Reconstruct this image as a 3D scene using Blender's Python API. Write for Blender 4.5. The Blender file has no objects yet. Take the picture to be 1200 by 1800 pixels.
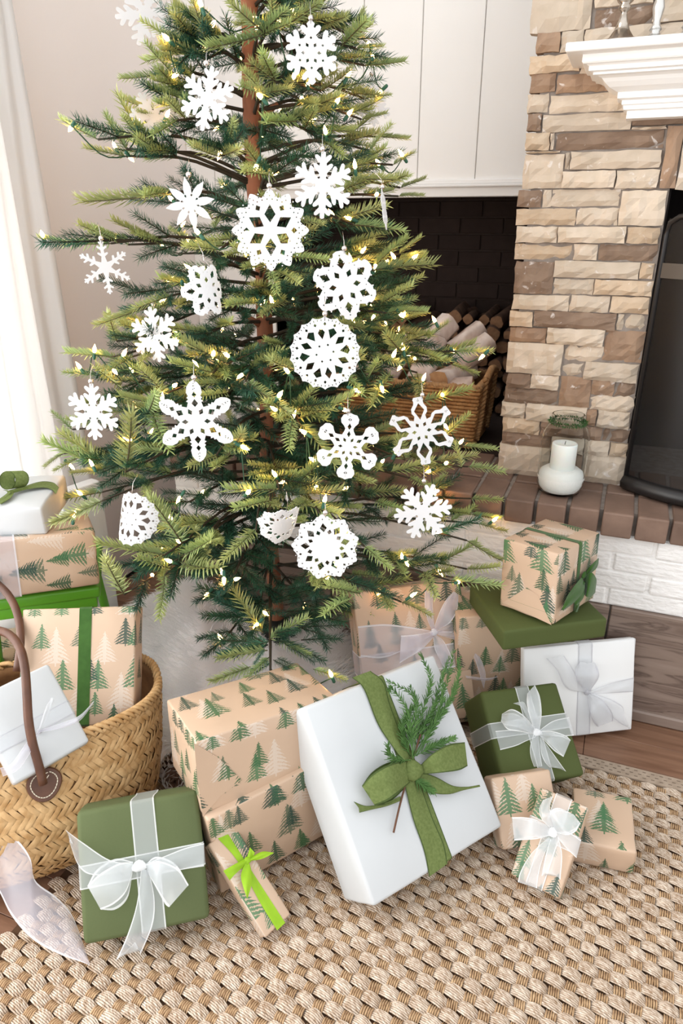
import bpy, bmesh, math, random
import numpy as np
from mathutils import Vector, Matrix, Quaternion
from mathutils.geometry import delaunay_2d_cdt

random.seed(7); rng = np.random.default_rng(7)
S = bpy.context.scene
COL = S.collection
R = math.radians

# ------------------------------------------------------------------ camera, world, light, exposure
F = 1220.0; CAMH = 1.12; PITCH = R(22.9); YAW = R(21.6)
cam = bpy.data.objects.new('camera', bpy.data.cameras.new('camera')); COL.objects.link(cam)
cam.data.sensor_fit = 'VERTICAL'; cam.data.sensor_height = 36.0; cam.data.lens = F / 1800 * 36
cam.data.clip_start = 0.02
cam.location = (0, 0, CAMH); cam.rotation_euler = (math.pi / 2 - PITCH, 0, YAW)
cam.data.dof.use_dof = True; cam.data.dof.focus_distance = 1.4; cam.data.dof.aperture_fstop = 7.0
S.camera = cam

world = bpy.data.worlds.new('world'); S.world = world; world.use_nodes = True
world.node_tree.nodes['Background'].inputs[0].default_value = (0.965, 0.985, 1.0, 1)
world.node_tree.nodes['Background'].inputs[1].default_value = 1.14

def area(name, loc, rot, sx, sy, power, col):
    l = bpy.data.lights.new(name, 'AREA'); l.shape = 'RECTANGLE'; l.size = sx; l.size_y = sy
    l.energy = power; l.color = col
    o = bpy.data.objects.new(name, l); COL.objects.link(o); o.location = loc; o.rotation_euler = rot
    return o
# daylight coming in through the window of the left wall
area('window_daylight', (-1.62, -0.08, 1.22), (0, R(-90), 0), 2.15, 2.85, 74, (1.0, 0.985, 0.965))
S.view_settings.view_transform = 'Standard'; S.view_settings.look = 'None'
S.view_settings.exposure = 0.38; S.view_settings.gamma = 1.0
S.view_settings.use_curve_mapping = False
S.cycles.max_bounces = 7; S.cycles.diffuse_bounces = 5; S.cycles.glossy_bounces = 2; S.cycles.transmission_bounces = 6; S.cycles.transparent_max_bounces = 12

# ------------------------------------------------------------------ measuring helpers
CAM = np.array([0, 0, CAMH])
FW = np.array([-math.sin(YAW) * math.cos(PITCH), math.cos(YAW) * math.cos(PITCH), -math.sin(PITCH)])
RT = np.array([math.cos(YAW), math.sin(YAW), 0.0]); UP = np.cross(RT, FW)
def ray(x, y): return FW + RT * (x - 600) / F + UP * (900 - y) / F
def onz(x, y, z): d = ray(x, y); return CAM + d * (z - CAMH) / d[2]
def onY(x, y, Y): d = ray(x, y); return CAM + d * Y / d[1]
def dep(x, y, t): return CAM + ray(x, y) * t

# ------------------------------------------------------------------ object helpers
ORG = {}
def tag(o, label=None, cat=None, group=None, kind=None):
    if label: o['label'] = label
    if cat: o['category'] = cat
    if group: o['group'] = group
    if kind: o['kind'] = kind
    return o
def thing(name, loc, label, cat, group=None, kind=None):
    o = bpy.data.objects.new(name, None); COL.objects.link(o)
    o.location = loc; o.empty_display_size = 0.05
    ORG[o.name] = np.array(loc, float)
    return tag(o, label, cat, group, kind)
def org(p): return ORG.get(p.name, np.zeros(3)) if p is not None else np.zeros(3)
def obj(name, verts, faces, mats, parent=None, smooth=False, idx=None, uvs=None):
    me = bpy.data.meshes.new(name)
    v = np.asarray(verts, float) - org(parent)
    me.from_pydata(v.tolist(), [], [list(f) for f in faces])
    for m in (mats if isinstance(mats, (list, tuple)) else [mats]): me.materials.append(m)
    if idx is not None: me.polygons.foreach_set('material_index', idx)
    if smooth: me.polygons.foreach_set('use_smooth', [True] * len(me.polygons))
    if uvs is not None:
        ul = me.uv_layers.new(name='UVMap'); ul.data.foreach_set('uv', np.asarray(uvs, float).ravel())
    me.update()
    o = bpy.data.objects.new(name, me); COL.objects.link(o)
    if parent is not None:
        o.parent = parent; ORG[o.name] = org(parent)
    return o
def from_bm(name, bm, mats, parent=None, smooth=False):
    me = bpy.data.meshes.new(name)
    o_ = org(parent)
    for v in bm.verts: v.co -= Vector(o_)
    bm.to_mesh(me); bm.free()
    for m in (mats if isinstance(mats, (list, tuple)) else [mats]): me.materials.append(m)
    if smooth: me.polygons.foreach_set('use_smooth', [True] * len(me.polygons))
    o = bpy.data.objects.new(name, me); COL.objects.link(o)
    if parent is not None:
        o.parent = parent; ORG[o.name] = org(parent)
    return o
def bm_box(lo, hi, bev=0.0, seg=1):
    bm = bmesh.new()
    vs = [bm.verts.new((x, y, z)) for z in (lo[2], hi[2]) for y in (lo[1], hi[1]) for x in (lo[0], hi[0])]
    for f in ((0,2,3,1),(4,5,7,6),(0,1,5,4),(2,6,7,3),(0,4,6,2),(1,3,7,5)): bm.faces.new([vs[i] for i in f])
    if bev: bmesh.ops.bevel(bm, geom=list(bm.edges), offset=bev, segments=seg, affect='EDGES', profile=0.5)
    return bm
def box(name, lo, hi, mat, parent=None, bev=0.0, seg=1, smooth=False):
    return from_bm(name, bm_box(lo, hi, bev, seg), mat, parent, smooth)
def struct(o): o['kind'] = 'structure'; return o
def cat(P, n):
    """Catmull-Rom resample of a list of points to n samples."""
    P = np.asarray(P, float)
    if P.ndim == 1: P = P[:, None]
    k = len(P)
    if k == 2: t = np.linspace(0, 1, n)[:, None]; return P[0] * (1 - t) + P[1] * t
    Q = np.vstack([2 * P[0] - P[1], P, 2 * P[-1] - P[-2]])
    out = []
    for s in np.linspace(0, k - 1, n):
        i = min(int(s), k - 2); u = s - i
        a, b, c, d = Q[i], Q[i+1], Q[i+2], Q[i+3]
        out.append(0.5 * ((2*b) + (c-a)*u + (2*a-5*b+4*c-d)*u*u + (3*b-a-3*c+d)*u**3))
    return np.array(out)
def tube_geo(path, rad, n=6, cap=True):
    path = np.asarray(path, float); m = len(path)
    rad = np.broadcast_to(np.asarray(rad, float), (m,))
    V = []; Fc = []; up = np.array([0.13, 0.21, 0.97])
    for i in range(m):
        t = path[min(i+1, m-1)] - path[max(i-1, 0)]; t = t / (np.linalg.norm(t) + 1e-12)
        a = np.cross(t, up)
        if np.linalg.norm(a) < 1e-3: a = np.cross(t, [1, 0, 0])
        a = a / np.linalg.norm(a); b = np.cross(t, a)
        if i: # keep frame from flipping
            if a @ pa < 0: a, b = -a, -b
        pa = a
        for k in range(n):
            w = 2 * math.pi * k / n; V.append(path[i] + rad[i] * (math.cos(w) * a + math.sin(w) * b))
    for i in range(m - 1):
        for k in range(n):
            k2 = (k + 1) % n; Fc.append((i*n+k, i*n+k2, (i+1)*n+k2, (i+1)*n+k))
    if cap: Fc.append(tuple(range(n))[::-1]); Fc.append(tuple((m-1)*n + k for k in range(n)))
    return V, Fc
def tube(name, path, rad, mat, parent=None, n=8, cap=True):
    V, Fc = tube_geo(path, rad, n, cap); return obj(name, V, Fc, mat, parent, True)
def merge(parts):
    V = []; Fc = []
    for v, f in parts:
        o = len(V); V += list(v); Fc += [tuple(i + o for i in q) for q in f]
    return V, Fc
def lathe_geo(prof, c, n=32, axis=None):
    V = []; Fc = []; c = np.asarray(c, float); m = len(prof)
    for r, z in prof:
        for k in range(n):
            w = 2 * math.pi * k / n; V.append(c + np.array([r * math.cos(w), r * math.sin(w), z]))
    for i in range(m - 1):
        for k in range(n):
            k2 = (k+1) % n; Fc.append((i*n+k, i*n+k2, (i+1)*n+k2, (i+1)*n+k))
    if prof[0][0] > 1e-5: Fc.append(tuple(range(n))[::-1])
    if prof[-1][0] > 1e-5: Fc.append(tuple((m-1)*n+k for k in range(n)))
    return V, Fc
def lathe(name, prof, c, mat, parent=None, n=32):
    V, Fc = lathe_geo(prof, c, n); return obj(name, V, Fc, mat, parent, True)

# ------------------------------------------------------------------ materials
def lin(r, g, b):
    f = lambda c: (c/255/12.92) if c/255 <= 0.04045 else ((c/255+0.055)/1.055)**2.4
    return (f(r), f(g), f(b), 1)
class NT:
    def __init__(s, name):
        s.m = bpy.data.materials.new(name); s.m.use_nodes = True; s.t = s.m.node_tree
        s.b = s.t.nodes['Principled BSDF']; s.out = s.t.nodes['Material Output']
    def n(s, ty, **kw):
        nd = s.t.nodes.new(ty)
        for k, v in kw.items():
            if k.startswith('i_'):
                key = k[2:]; key = int(key) if key.isdigit() else key
                s.set(nd, key, v)
            else: setattr(nd, k, v)
        return nd
    def set(s, nd, key, v):
        sock = nd.inputs[key]
        if isinstance(v, bpy.types.NodeSocket): s.t.links.new(v, sock)
        else: sock.default_value = v
    def math(s, op, a, b=None, c=None):
        nd = s.t.nodes.new('ShaderNodeMath'); nd.operation = op
        for i, v in enumerate((a, b, c)):
            if v is not None: s.set(nd, i, v)
        return nd.outputs[0]
    def mix(s, fac, a, b):
        nd = s.t.nodes.new('ShaderNodeMix'); nd.data_type = 'RGBA'
        s.set(nd, 0, fac); s.set(nd, 6, a); s.set(nd, 7, b); return nd.outputs[2]
    def link(s, a, b): s.t.links.new(a, b)
    def base(s, v): s.set(s.b, 'Base Color', v)
def coords(nt, kind='Object'):
    return nt.n('ShaderNodeTexCoord').outputs[kind]
def surf(name, c1, c2=None, scale=30, rough=0.6, bump=0.0, bscale=None, detail=4, stretch=None, coord='Object', objvar=0.0, spec=0.3, sheen=0.0, metal=0.0, distort=0.0, dist=0.002):
    nt = NT(name); b = nt.b
    b.inputs['Roughness'].default_value = rough; b.inputs['Specular IOR Level'].default_value = spec
    b.inputs['Metallic'].default_value = metal
    if sheen: b.inputs['Sheen Weight'].default_value = sheen
    co = coords(nt, coord)
    if stretch:
        mp = nt.n('ShaderNodeMapping', i_0=co); mp.inputs[3].default_value = stretch; co = mp.outputs[0]
    nz = nt.n('ShaderNodeTexNoise', i_Vector=co, i_Scale=scale, i_Detail=detail, i_Distortion=distort)
    col = nt.mix(nt.n('ShaderNodeMapRange', i_0=nz.outputs[0], i_1=0.3, i_2=0.7).outputs[0], c1, c2 or c1)
    if objvar:
        oi = nt.n('ShaderNodeObjectInfo').outputs['Random']
        hs = nt.n('ShaderNodeHueSaturation', i_Color=col)
        nt.set(hs, 'Value', nt.n('ShaderNodeMapRange', i_0=oi, i_3=1 - objvar, i_4=1 + objvar).outputs[0])
        col = hs.outputs[0]
    nt.base(col)
    if bump:
        nb = nt.n('ShaderNodeTexNoise', i_Vector=co, i_Scale=bscale or scale * 3, i_Detail=5)
        bp = nt.n('ShaderNodeBump', i_Strength=bump, i_Distance=dist, i_Height=nb.outputs[0]); nt.link(bp.outputs[0], b.inputs['Normal'])
    return nt.m

def translucent(name, col, trans, rough=0.7, mixt=0.35):
    """thin cloth: diffuse + translucent, partly see-through"""
    nt = NT(name); t = nt.t; t.nodes.remove(nt.b)
    d = nt.n('ShaderNodeBsdfDiffuse', i_Color=col); tr = nt.n('ShaderNodeBsdfTranslucent', i_Color=col)
    m1 = nt.n('ShaderNodeMixShader', i_0=mixt); nt.link(d.outputs[0], m1.inputs[1]); nt.link(tr.outputs[0], m1.inputs[2])
    sh = m1.outputs[0]
    if trans:
        tp = nt.n('ShaderNodeBsdfTransparent')
        # woven gauze: fine threads
        m2 = nt.n('ShaderNodeMixShader', i_0=trans); nt.link(sh, m2.inputs[1]); nt.link(tp.outputs[0], m2.inputs[2]); sh = m2.outputs[0]
    gl = nt.n('ShaderNodeBsdfGlossy', i_Color=(1, 1, 1, 1), i_Roughness=0.35)
    m3 = nt.n('ShaderNodeMixShader', i_0=0.05); nt.link(sh, m3.inputs[1]); nt.link(gl.outputs[0], m3.inputs[2])
    nt.link(m3.outputs[0], nt.out.inputs[0])
    return nt.m

def kraft_material(name, paper):
    nt = NT(name); b = nt.b
    uv = nt.n('ShaderNodeUVMap').outputs[0]
    nz = nt.n('ShaderNodeTexNoise', i_Vector=uv, i_Scale=14, i_Detail=5)
    col = nt.mix(nz.outputs[0], paper, tuple(min(1, c * 1.12) for c in paper[:3]) + (1,))
    dn = nt.n('ShaderNodeTexNoise', i_Vector=uv, i_Scale=330, i_Detail=2).outputs[0]
    jag = nt.math('MULTIPLY', nt.math('SUBTRACT', dn, 0.5), 0.26)
    def layer(col, cw, ch, ox, oy, seed, keep, pal, ghost=False, smin=.55, smax=.95):
        sp = nt.n('ShaderNodeSeparateXYZ', i_0=uv)
        y = nt.math('DIVIDE', nt.math('ADD', sp.outputs[1], oy), ch); row = nt.math('FLOOR', y)
        x = nt.math('ADD', nt.math('DIVIDE', nt.math('ADD', sp.outputs[0], ox), cw), nt.math('MULTIPLY', row, 0.37)); cx = nt.math('FLOOR', x)
        cell = nt.n('ShaderNodeCombineXYZ', i_0=cx, i_1=row, i_2=float(seed)).outputs[0]
        wn = nt.n('ShaderNodeTexWhiteNoise', noise_dimensions='3D', i_Vector=cell)
        rc = nt.n('ShaderNodeSeparateColor', i_0=wn.outputs['Color'])
        r0, r1, r2, r3 = wn.outputs['Value'], rc.outputs[0], rc.outputs[1], rc.outputs[2]
        size = nt.math('ADD', nt.math('MULTIPLY', r1, smax - smin), smin)
        lx = nt.math('SUBTRACT', nt.math('SUBTRACT', x, cx), nt.math('ADD', nt.math('MULTIPLY', r2, 0.3), 0.35))
        lx = nt.math('DIVIDE', nt.math('MULTIPLY', lx, cw / ch), size)
        ly = nt.math('DIVIDE', nt.math('SUBTRACT', nt.math('SUBTRACT', y, row), 0.02), size)
        ax = nt.math('ABSOLUTE', lx)
        # boughs sag: bend rows downward with distance from the stem
        yy = nt.math('ADD', nt.math('ADD', ly, nt.math('MULTIPLY', ax, 0.45)), nt.math('MULTIPLY', jag, 0.35))
        tier = nt.math('FRACT', nt.math('MULTIPLY', yy, 10.0))
        hw = nt.math('MULTIPLY', nt.math('SUBTRACT', 1.0, ly), nt.math('SUBTRACT', 0.47, nt.math('MULTIPLY', tier, 0.24)))
        hw = nt.math('ADD', hw, nt.math('MULTIPLY', jag, 0.5))
        m = nt.math('LESS_THAN', ax, hw)
        gap = nt.math('MULTIPLY', nt.math('GREATER_THAN', nt.math('ADD', tier, jag), 0.70), nt.math('GREATER_THAN', ax, 0.05))
        m = nt.math('MULTIPLY', m, nt.math('SUBTRACT', 1.0, gap))
        m = nt.math('MULTIPLY', m, nt.math('GREATER_THAN', ly, 0.08))
        stem = nt.math('MULTIPLY', nt.math('LESS_THAN', ax, 0.018), nt.math('MULTIPLY', nt.math('GREATER_THAN', ly, 0.0), nt.math('LESS_THAN', ly, 0.9)))
        m = nt.math('MAXIMUM', m, stem)
        m = nt.math('MULTIPLY', m, nt.math('LESS_THAN', ly, 1.0))
        m = nt.math('MULTIPLY', m, nt.math('LESS_THAN', r0, keep))
        rmp = nt.n('ShaderNodeValToRGB', i_0=r3); rmp.color_ramp.interpolation = 'CONSTANT'
        els = rmp.color_ramp.elements
        while len(els) < len(pal): els.new(0.5)
        for i, c in enumerate(pal): els[i].position = i / len(pal); els[i].color = c
        brush = nt.math('ADD', 0.75 if not ghost else 0.45, nt.math('MULTIPLY', dn, 0.3))
        return nt.mix(nt.math('MULTIPLY', m, brush), col, rmp.outputs[0])
    gp = [(.68, .60, .52, 1)]
    greens = [lin(38, 84, 58), lin(70, 116, 78), lin(36, 70, 60), lin(88, 104, 82), lin(52, 100, 62)]
    col = layer(col, .080, .090, .013, .021, 3, .55, gp, True, .7, 1.0)
    col = layer(col, .072, .084, .031, .047, 11, .80, greens, smin=.6, smax=1.0)
    col = layer(col, .062, .064, .002, .009, 23, .68, greens, smin=.6, smax=1.0)
    nt.base(col); b.inputs['Roughness'].default_value = 0.42; b.inputs['Specular IOR Level'].default_value = 0.45
    wr = nt.n('ShaderNodeTexNoise', i_Vector=coords(nt), i_Scale=16, i_Detail=3)
    bp = nt.n('ShaderNodeBump', i_Strength=0.25, i_Distance=0.006, i_Height=wr.outputs[0]); nt.link(bp.outputs[0], b.inputs['Normal'])
    return nt.m

def weave_paper(name, c1, c2, rough=0.75):
    nt = NT(name); b = nt.b; co = coords(nt)
    w1 = nt.n('ShaderNodeTexNoise', i_Vector=co, i_Scale=9, i_Detail=3).outputs[0]
    mp = nt.n('ShaderNodeMapping', i_0=co); mp.inputs[3].default_value = (300, 300, 1500)
    th = nt.n('ShaderNodeTexNoise', i_Vector=mp.outputs[0], i_Scale=1.0, i_Detail=1).outputs[0]
    nt.base(nt.mix(nt.math('ADD', nt.math('MULTIPLY', w1, .6), nt.math('MULTIPLY', th, .4)), c1, c2))
    b.inputs['Roughness'].default_value = rough; b.inputs['Specular IOR Level'].default_value = 0.25
    bp = nt.n('ShaderNodeBump', i_Strength=0.3, i_Distance=0.002, i_Height=w1); nt.link(bp.outputs[0], b.inputs['Normal'])
    return nt.m

M = {}
M['wall_white'] = surf('painted_panel_white', lin(246, 243, 239), lin(248, 246, 243), 3, 0.55)
M['wall_beige'] = surf('painted_wall_beige', lin(245, 235, 229), lin(247, 238, 233), 2, 0.8, bump=.1, bscale=200)
M['trim_white'] = surf('painted_trim_white', lin(243, 241, 238), lin(246, 244, 242), 4, 0.45)
M['mortar'] = surf('grey_mortar', lin(150, 140, 132), lin(128, 118, 110), 60, 0.9, bump=.4)
M['cap_brick'] = surf('brown_brick', lin(112, 90, 78), lin(134, 110, 96), 14, 0.55, bump=.35, bscale=90, objvar=.12)
M['white_brick'] = surf('painted_white_brick', lin(240, 238, 236), lin(247, 245, 243), 20, 0.6, bump=.8, bscale=45, stretch=(1, 1, 2.2), dist=.006)
M['niche_brick'] = surf('dark_brick', lin(50, 39, 36), lin(58, 46, 42), 20, 0.85, bump=.25, bscale=120, objvar=.15)
M['niche_mortar'] = surf('dark_mortar', lin(70, 60, 56), lin(62, 52, 48), 40, 0.9)
def stone_mat(name, a, b_):
    nt = NT(name); b = nt.b; co = coords(nt)
    oi = nt.n('ShaderNodeObjectInfo').outputs['Random']
    n1 = nt.n('ShaderNodeTexNoise', i_Vector=co, i_Scale=22, i_Detail=7, i_Distortion=.6)
    col = nt.mix(nt.n('ShaderNodeMapRange', i_0=n1.outputs[0], i_1=.3, i_2=.7).outputs[0], a, b_)
    n2 = nt.n('ShaderNodeTexNoise', i_Vector=co, i_Scale=38, i_Detail=6, i_Distortion=1.2)
    wm = nt.n('ShaderNodeMapRange', i_0=n2.outputs[0], i_1=.64, i_2=.70).outputs[0]
    col = nt.mix(nt.math('MULTIPLY', wm, .55), col, lin(236, 230, 226))
    hs = nt.n('ShaderNodeHueSaturation', i_Color=col); nt.set(hs, 'Value', nt.n('ShaderNodeMapRange', i_0=oi, i_3=.88, i_4=1.1).outputs[0])
    nt.base(hs.outputs[0]); b.inputs['Roughness'].default_value = .75; b.inputs['Specular IOR Level'].default_value = .25
    nb = nt.n('ShaderNodeTexNoise', i_Vector=co, i_Scale=70, i_Detail=6)
    bp = nt.n('ShaderNodeBump', i_Strength=.35, i_Distance=.003, i_Height=nb.outputs[0]); nt.link(bp.outputs[0], b.inputs['Normal'])
    return nt.m
M['st_p'] = stone_mat('stone_pale', lin(212, 196, 178), lin(196, 180, 160))
M['st_t'] = stone_mat('stone_tan', lin(208, 188, 164), lin(190, 166, 140))
M['st_b'] = stone_mat('stone_brown', lin(146, 120, 100), lin(170, 142, 118))
M['st_d'] = stone_mat('stone_dark', lin(128, 106, 90), lin(150, 128, 110))
M['soot'] = surf('soot_black', lin(34, 28, 27), lin(26, 22, 21), 12, .9)
M['black_iron'] = surf('black_iron', lin(30, 28, 28), lin(36, 33, 32), 20, .4, spec=.5)
def tile_mat():
    nt = NT('veined_brown_tile'); b = nt.b; co = coords(nt)
    mp = nt.n('ShaderNodeMapping', i_0=co); mp.inputs[3].default_value = (.5, .5, 5)
    wv = nt.n('ShaderNodeTexNoise', i_Vector=mp.outputs[0], i_Scale=7, i_Detail=6, i_Distortion=.8)
    r = nt.n('ShaderNodeValToRGB', i_0=wv.outputs[0]); e = r.color_ramp.elements
    e[0].position = .32; e[0].color = lin(112, 94, 84); e[1].position = .7; e[1].color = lin(146, 128, 117)
    k = e.new(.5); k.color = lin(132, 114, 103); k = e.new(.46); k.color = lin(96, 80, 72); k = e.new(.43); k.color = lin(128, 110, 100)
    nt.base(r.outputs[0]); b.inputs['Roughness'].default_value = .45
    return nt.m
M['tile'] = tile_mat()
M['plank'] = surf('oak_plank_brown', lin(122, 88, 68), lin(152, 115, 92), 5, .45, bump=.08, stretch=(1.2, 14, 14), objvar=.12, distort=.6)
M['subfloor'] = surf('subfloor', lin(60, 46, 40), lin(50, 38, 32), 5, .9)
def cord_mat(name, a, b_, rot, sc_):
    nt = NT(name); nt.b.inputs['Roughness'].default_value = .8; nt.b.inputs['Specular IOR Level'].default_value = .2
    m1 = nt.n('ShaderNodeMapping', i_0=coords(nt)); m1.inputs[2].default_value = (0, 0, rot)
    m2 = nt.n('ShaderNodeMapping', i_0=m1.outputs[0]); m2.inputs[3].default_value = sc_
    n1 = nt.n('ShaderNodeTexNoise', i_Vector=m2.outputs[0], i_Scale=1.0, i_Detail=3)
    n2 = nt.n('ShaderNodeTexNoise', i_Vector=coords(nt), i_Scale=22, i_Detail=2)
    f = nt.n('ShaderNodeMapRange', i_0=nt.math('ADD', nt.math('MULTIPLY', n1.outputs[0], .75), nt.math('MULTIPLY', n2.outputs[0], .25)), i_1=.36, i_2=.64).outputs[0]
    nt.base(nt.mix(f, b_, a))
    bp = nt.n('ShaderNodeBump', i_Strength=.7, i_Distance=.0016, i_Height=n1.outputs[0]); nt.link(bp.outputs[0], nt.b.inputs['Normal'])
    return nt.m
M['rug_light'] = cord_mat('seagrass_light', lin(226, 211, 194), lin(150, 122, 96), R(34), (95, 420, 95))
M['rug_dark'] = cord_mat('seagrass_tan', lin(204, 172, 134), lin(136, 104, 76), 0, (420, 110, 95))
M['rug_base'] = surf('rug_backing', lin(96, 70, 50), lin(80, 58, 42), 60, .95)
M['rug_band'] = surf('rug_canvas_band', lin(176, 158, 140), lin(158, 140, 122), 60, .9, bump=.3)
M['thread'] = surf('band_stitch', lin(120, 102, 88), lin(106, 90, 78), 60, .9)
M['kraft'] = kraft_material('printed_kraft_paper', lin(194, 167, 143))
M['white_paper'] = surf('white_gift_paper', lin(198, 201, 203), lin(203, 206, 208), 5, .5, bump=.12, bscale=14, dist=.006)
M['light_lifted_paper'] = surf('light_lifted_white_gift_paper', lin(238, 239, 239), lin(242, 243, 243), 5, .5, bump=.12, bscale=14, dist=.006)  # same white paper, lightened to offset the weaker light on these gifts
M['green_paper'] = weave_paper('olive_gift_paper', lin(82, 92, 58), lin(96, 106, 70))
M['green_deep'] = weave_paper('deep_olive_gift_paper', lin(70, 79, 40), lin(82, 92, 50))
M['organza'] = translucent('silver_organza', (.86, .90, .93, 1), .63)
M['organza_edge'] = translucent('silver_organza_wire_edge', (.96, .97, .98, 1), .15)
M['organza_lilac'] = translucent('lilac_organza', (.83, .81, .93, 1), .62)
M['organza_lilac_edge'] = translucent('lilac_organza_edge', (.86, .86, .92, 1), .1)
M['organza_grey'] = translucent('grey_organza', (.84, .86, .89, 1), .55)
M['organza_grey_edge'] = translucent('grey_organza_edge', (.62, .62, .66, 1), .05)
M['linen'] = surf('olive_linen_ribbon', lin(94, 108, 56), lin(112, 126, 72), 220, .75, bump=.2, bscale=900)
M['linen_edge'] = surf('olive_linen_edge', lin(66, 82, 38), lin(72, 88, 44), 200, .8)
M['velvet'] = surf('green_velvet_ribbon', lin(46, 82, 24), lin(58, 96, 34), 60, .85, sheen=.25)
M['lime'] = surf('lime_satin_ribbon', lin(136, 178, 26), lin(150, 190, 38), 40, .5)
M['lime_metal'] = surf('lime_painted_metal', lin(92, 160, 44), lin(98, 166, 48), 6, .35, spec=.5)
M['straw'] = surf('straw', lin(214, 178, 130), lin(176, 134, 84), 45, .6, bump=.3, bscale=200, stretch=(1, 1, 1))
M['straw_in'] = surf('straw_shell_shaded', lin(138, 102, 66), lin(116, 82, 52), 40, .85)  # darkened so the gaps in the weave carry painted shadow between straws
M['leather'] = surf('brown_leather', lin(104, 68, 50), lin(82, 52, 38), 30, .45, bump=.15, bscale=300, spec=.45)
M['stitch'] = surf('cream_thread', lin(236, 226, 206), None, 30, .8)
M['fur'] = translucent('white_faux_fur', (.99, .985, .99, 1), 0, mixt=.2)
M['fur_base'] = surf('fur_backing', lin(252, 249, 250), lin(248, 245, 247), 20, .95)
M['bark'] = surf('tree_trunk_wood', lin(156, 104, 78), lin(118, 74, 54), 30, .8, bump=.6, stretch=(1, 1, .3))
M['twig'] = surf('branch_wire', lin(92, 82, 58), lin(70, 70, 48), 40, .8)
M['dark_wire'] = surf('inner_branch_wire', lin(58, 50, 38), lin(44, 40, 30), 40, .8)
M['paper'] = translucent('cut_white_paper', (.84, .84, .85, 1), 0, mixt=.25)
M['bead'] = surf('silver_bead', lin(214, 208, 204), None, 5, .2, metal=1.0)
M['cord'] = surf('green_light_cord', lin(40, 74, 50), None, 5, .5)
M['socket'] = surf('green_socket', lin(52, 98, 80), None, 5, .4)
M['curtain'] = translucent('white_curtain_cloth', (.95, .94, .93, 1), 0, mixt=.5)
M['wicker'] = surf('wicker', lin(206, 158, 104), lin(158, 110, 66), 30, .6, bump=.3, bscale=200)
M['rope'] = surf('woven_rope', lin(190, 150, 106), lin(150, 112, 74), 60, .8)
M['birch'] = surf('birch_bark', lin(238, 226, 218), lin(176, 150, 136), 22, .7, bump=.2, stretch=(1, 1, .4))
M['cut_wood'] = surf('cut_log_end', lin(206, 168, 128), lin(180, 138, 98), 40, .8)
M['log_bark'] = surf('log_bark', lin(112, 86, 70), lin(82, 62, 52), 30, .9, bump=.6)
M['log_end'] = surf('pale_log_end', lin(158, 120, 90), lin(124, 92, 68), 50, .8)
M['wax'] = surf('white_candle_wax', lin(250, 248, 244), None, 5, .45); M['wax'].node_tree.nodes['Principled BSDF'].inputs['Subsurface Weight'].default_value = .2
M['sand'] = surf('white_sand', lin(248, 246, 242), lin(242, 240, 236), 400, .9, bump=.4, bscale=800)
M['moss'] = surf('moss', lin(70, 104, 58), lin(48, 80, 40), 200, .9)
M['silver'] = surf('tarnished_silver', lin(200, 190, 178), lin(150, 136, 122), 40, .25, metal=1.0)
M['pewter'] = surf('pale_silver', lin(222, 220, 216), lin(196, 194, 190), 20, .3, metal=.8)
M['cone'] = surf('pinecone_scale', lin(120, 92, 74), lin(92, 68, 54), 40, .8)
M['frost'] = surf('frosted_scale_tip', lin(236, 230, 226), None, 40, .8)
M['black_plastic'] = surf('black_plastic', lin(26, 28, 28), None, 5, .4)
M['cedar'] = surf('cedar_green', lin(62, 98, 46), lin(96, 134, 72), 60, .6)
M['cedar_stem'] = surf('cedar_stem', lin(104, 72, 54), None, 30, .7)
def glass():
    nt = NT('clear_glass'); b = nt.b; b.inputs['Transmission Weight'].default_value = 1; b.inputs['Roughness'].default_value = .02; b.inputs['IOR'].default_value = 1.1
    b.inputs['Base Color'].default_value = (.96, .98, .97, 1); return nt.m
M['glass'] = glass()
def mesh_screen():
    nt = NT('black_mesh_screen'); tp = nt.n('ShaderNodeBsdfTransparent'); mx = nt.n('ShaderNodeMixShader', i_0=.45)
    nt.b.inputs['Base Color'].default_value = (.012, .011, .011, 1); nt.b.inputs['Roughness'].default_value = .35
    nt.link(nt.b.outputs[0], mx.inputs[1]); nt.link(tp.outputs[0], mx.inputs[2]); nt.link(mx.outputs[0], nt.out.inputs[0]); return nt.m
M['screen_mesh'] = mesh_screen()
def bulb_mat():
    nt = NT('lit_mini_bulb'); nt.b.inputs['Base Color'].default_value = (1, .8, .5, 1)
    nt.b.inputs['Emission Color'].default_value = (1, .50, .16, 1); nt.b.inputs['Emission Strength'].default_value = 40; return nt.m
M['bulb'] = bulb_mat()
def needle_mat(name, base, tip, var=.25):
    nt = NT(name); t = nt.t; b = nt.b
    at = nt.n('ShaderNodeAttribute'); at.attribute_name = 'tipness'
    oi = nt.n('ShaderNodeObjectInfo').outputs['Random']
    col = nt.mix(at.outputs['Fac'], base, tip)
    hs = nt.n('ShaderNodeHueSaturation', i_Color=col)
    nt.set(hs, 'Value', nt.n('ShaderNodeMapRange', i_0=oi, i_3=1 - var, i_4=1 + var).outputs[0])
    nt.set(hs, 'Hue', nt.n('ShaderNodeMapRange', i_0=nt.math('FRACT', nt.math('MULTIPLY', oi, 7.3)), i_3=.48, i_4=.525).outputs[0])
    nt.base(hs.outputs[0]); b.inputs['Roughness'].default_value = .42; b.inputs['Specular IOR Level'].default_value = .5
    tr = nt.n('ShaderNodeBsdfTranslucent', i_Color=hs.outputs[0]); mx = nt.n('ShaderNodeMixShader', i_0=.22)
    nt.link(b.outputs[0], mx.inputs[1]); nt.link(tr.outputs[0], mx.inputs[2]); nt.link(mx.outputs[0], nt.out.inputs[0])
    return nt.m
M['needle_light'] = needle_mat('light_green_needles', lin(122, 148, 102), lin(196, 204, 132), .22)
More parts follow.
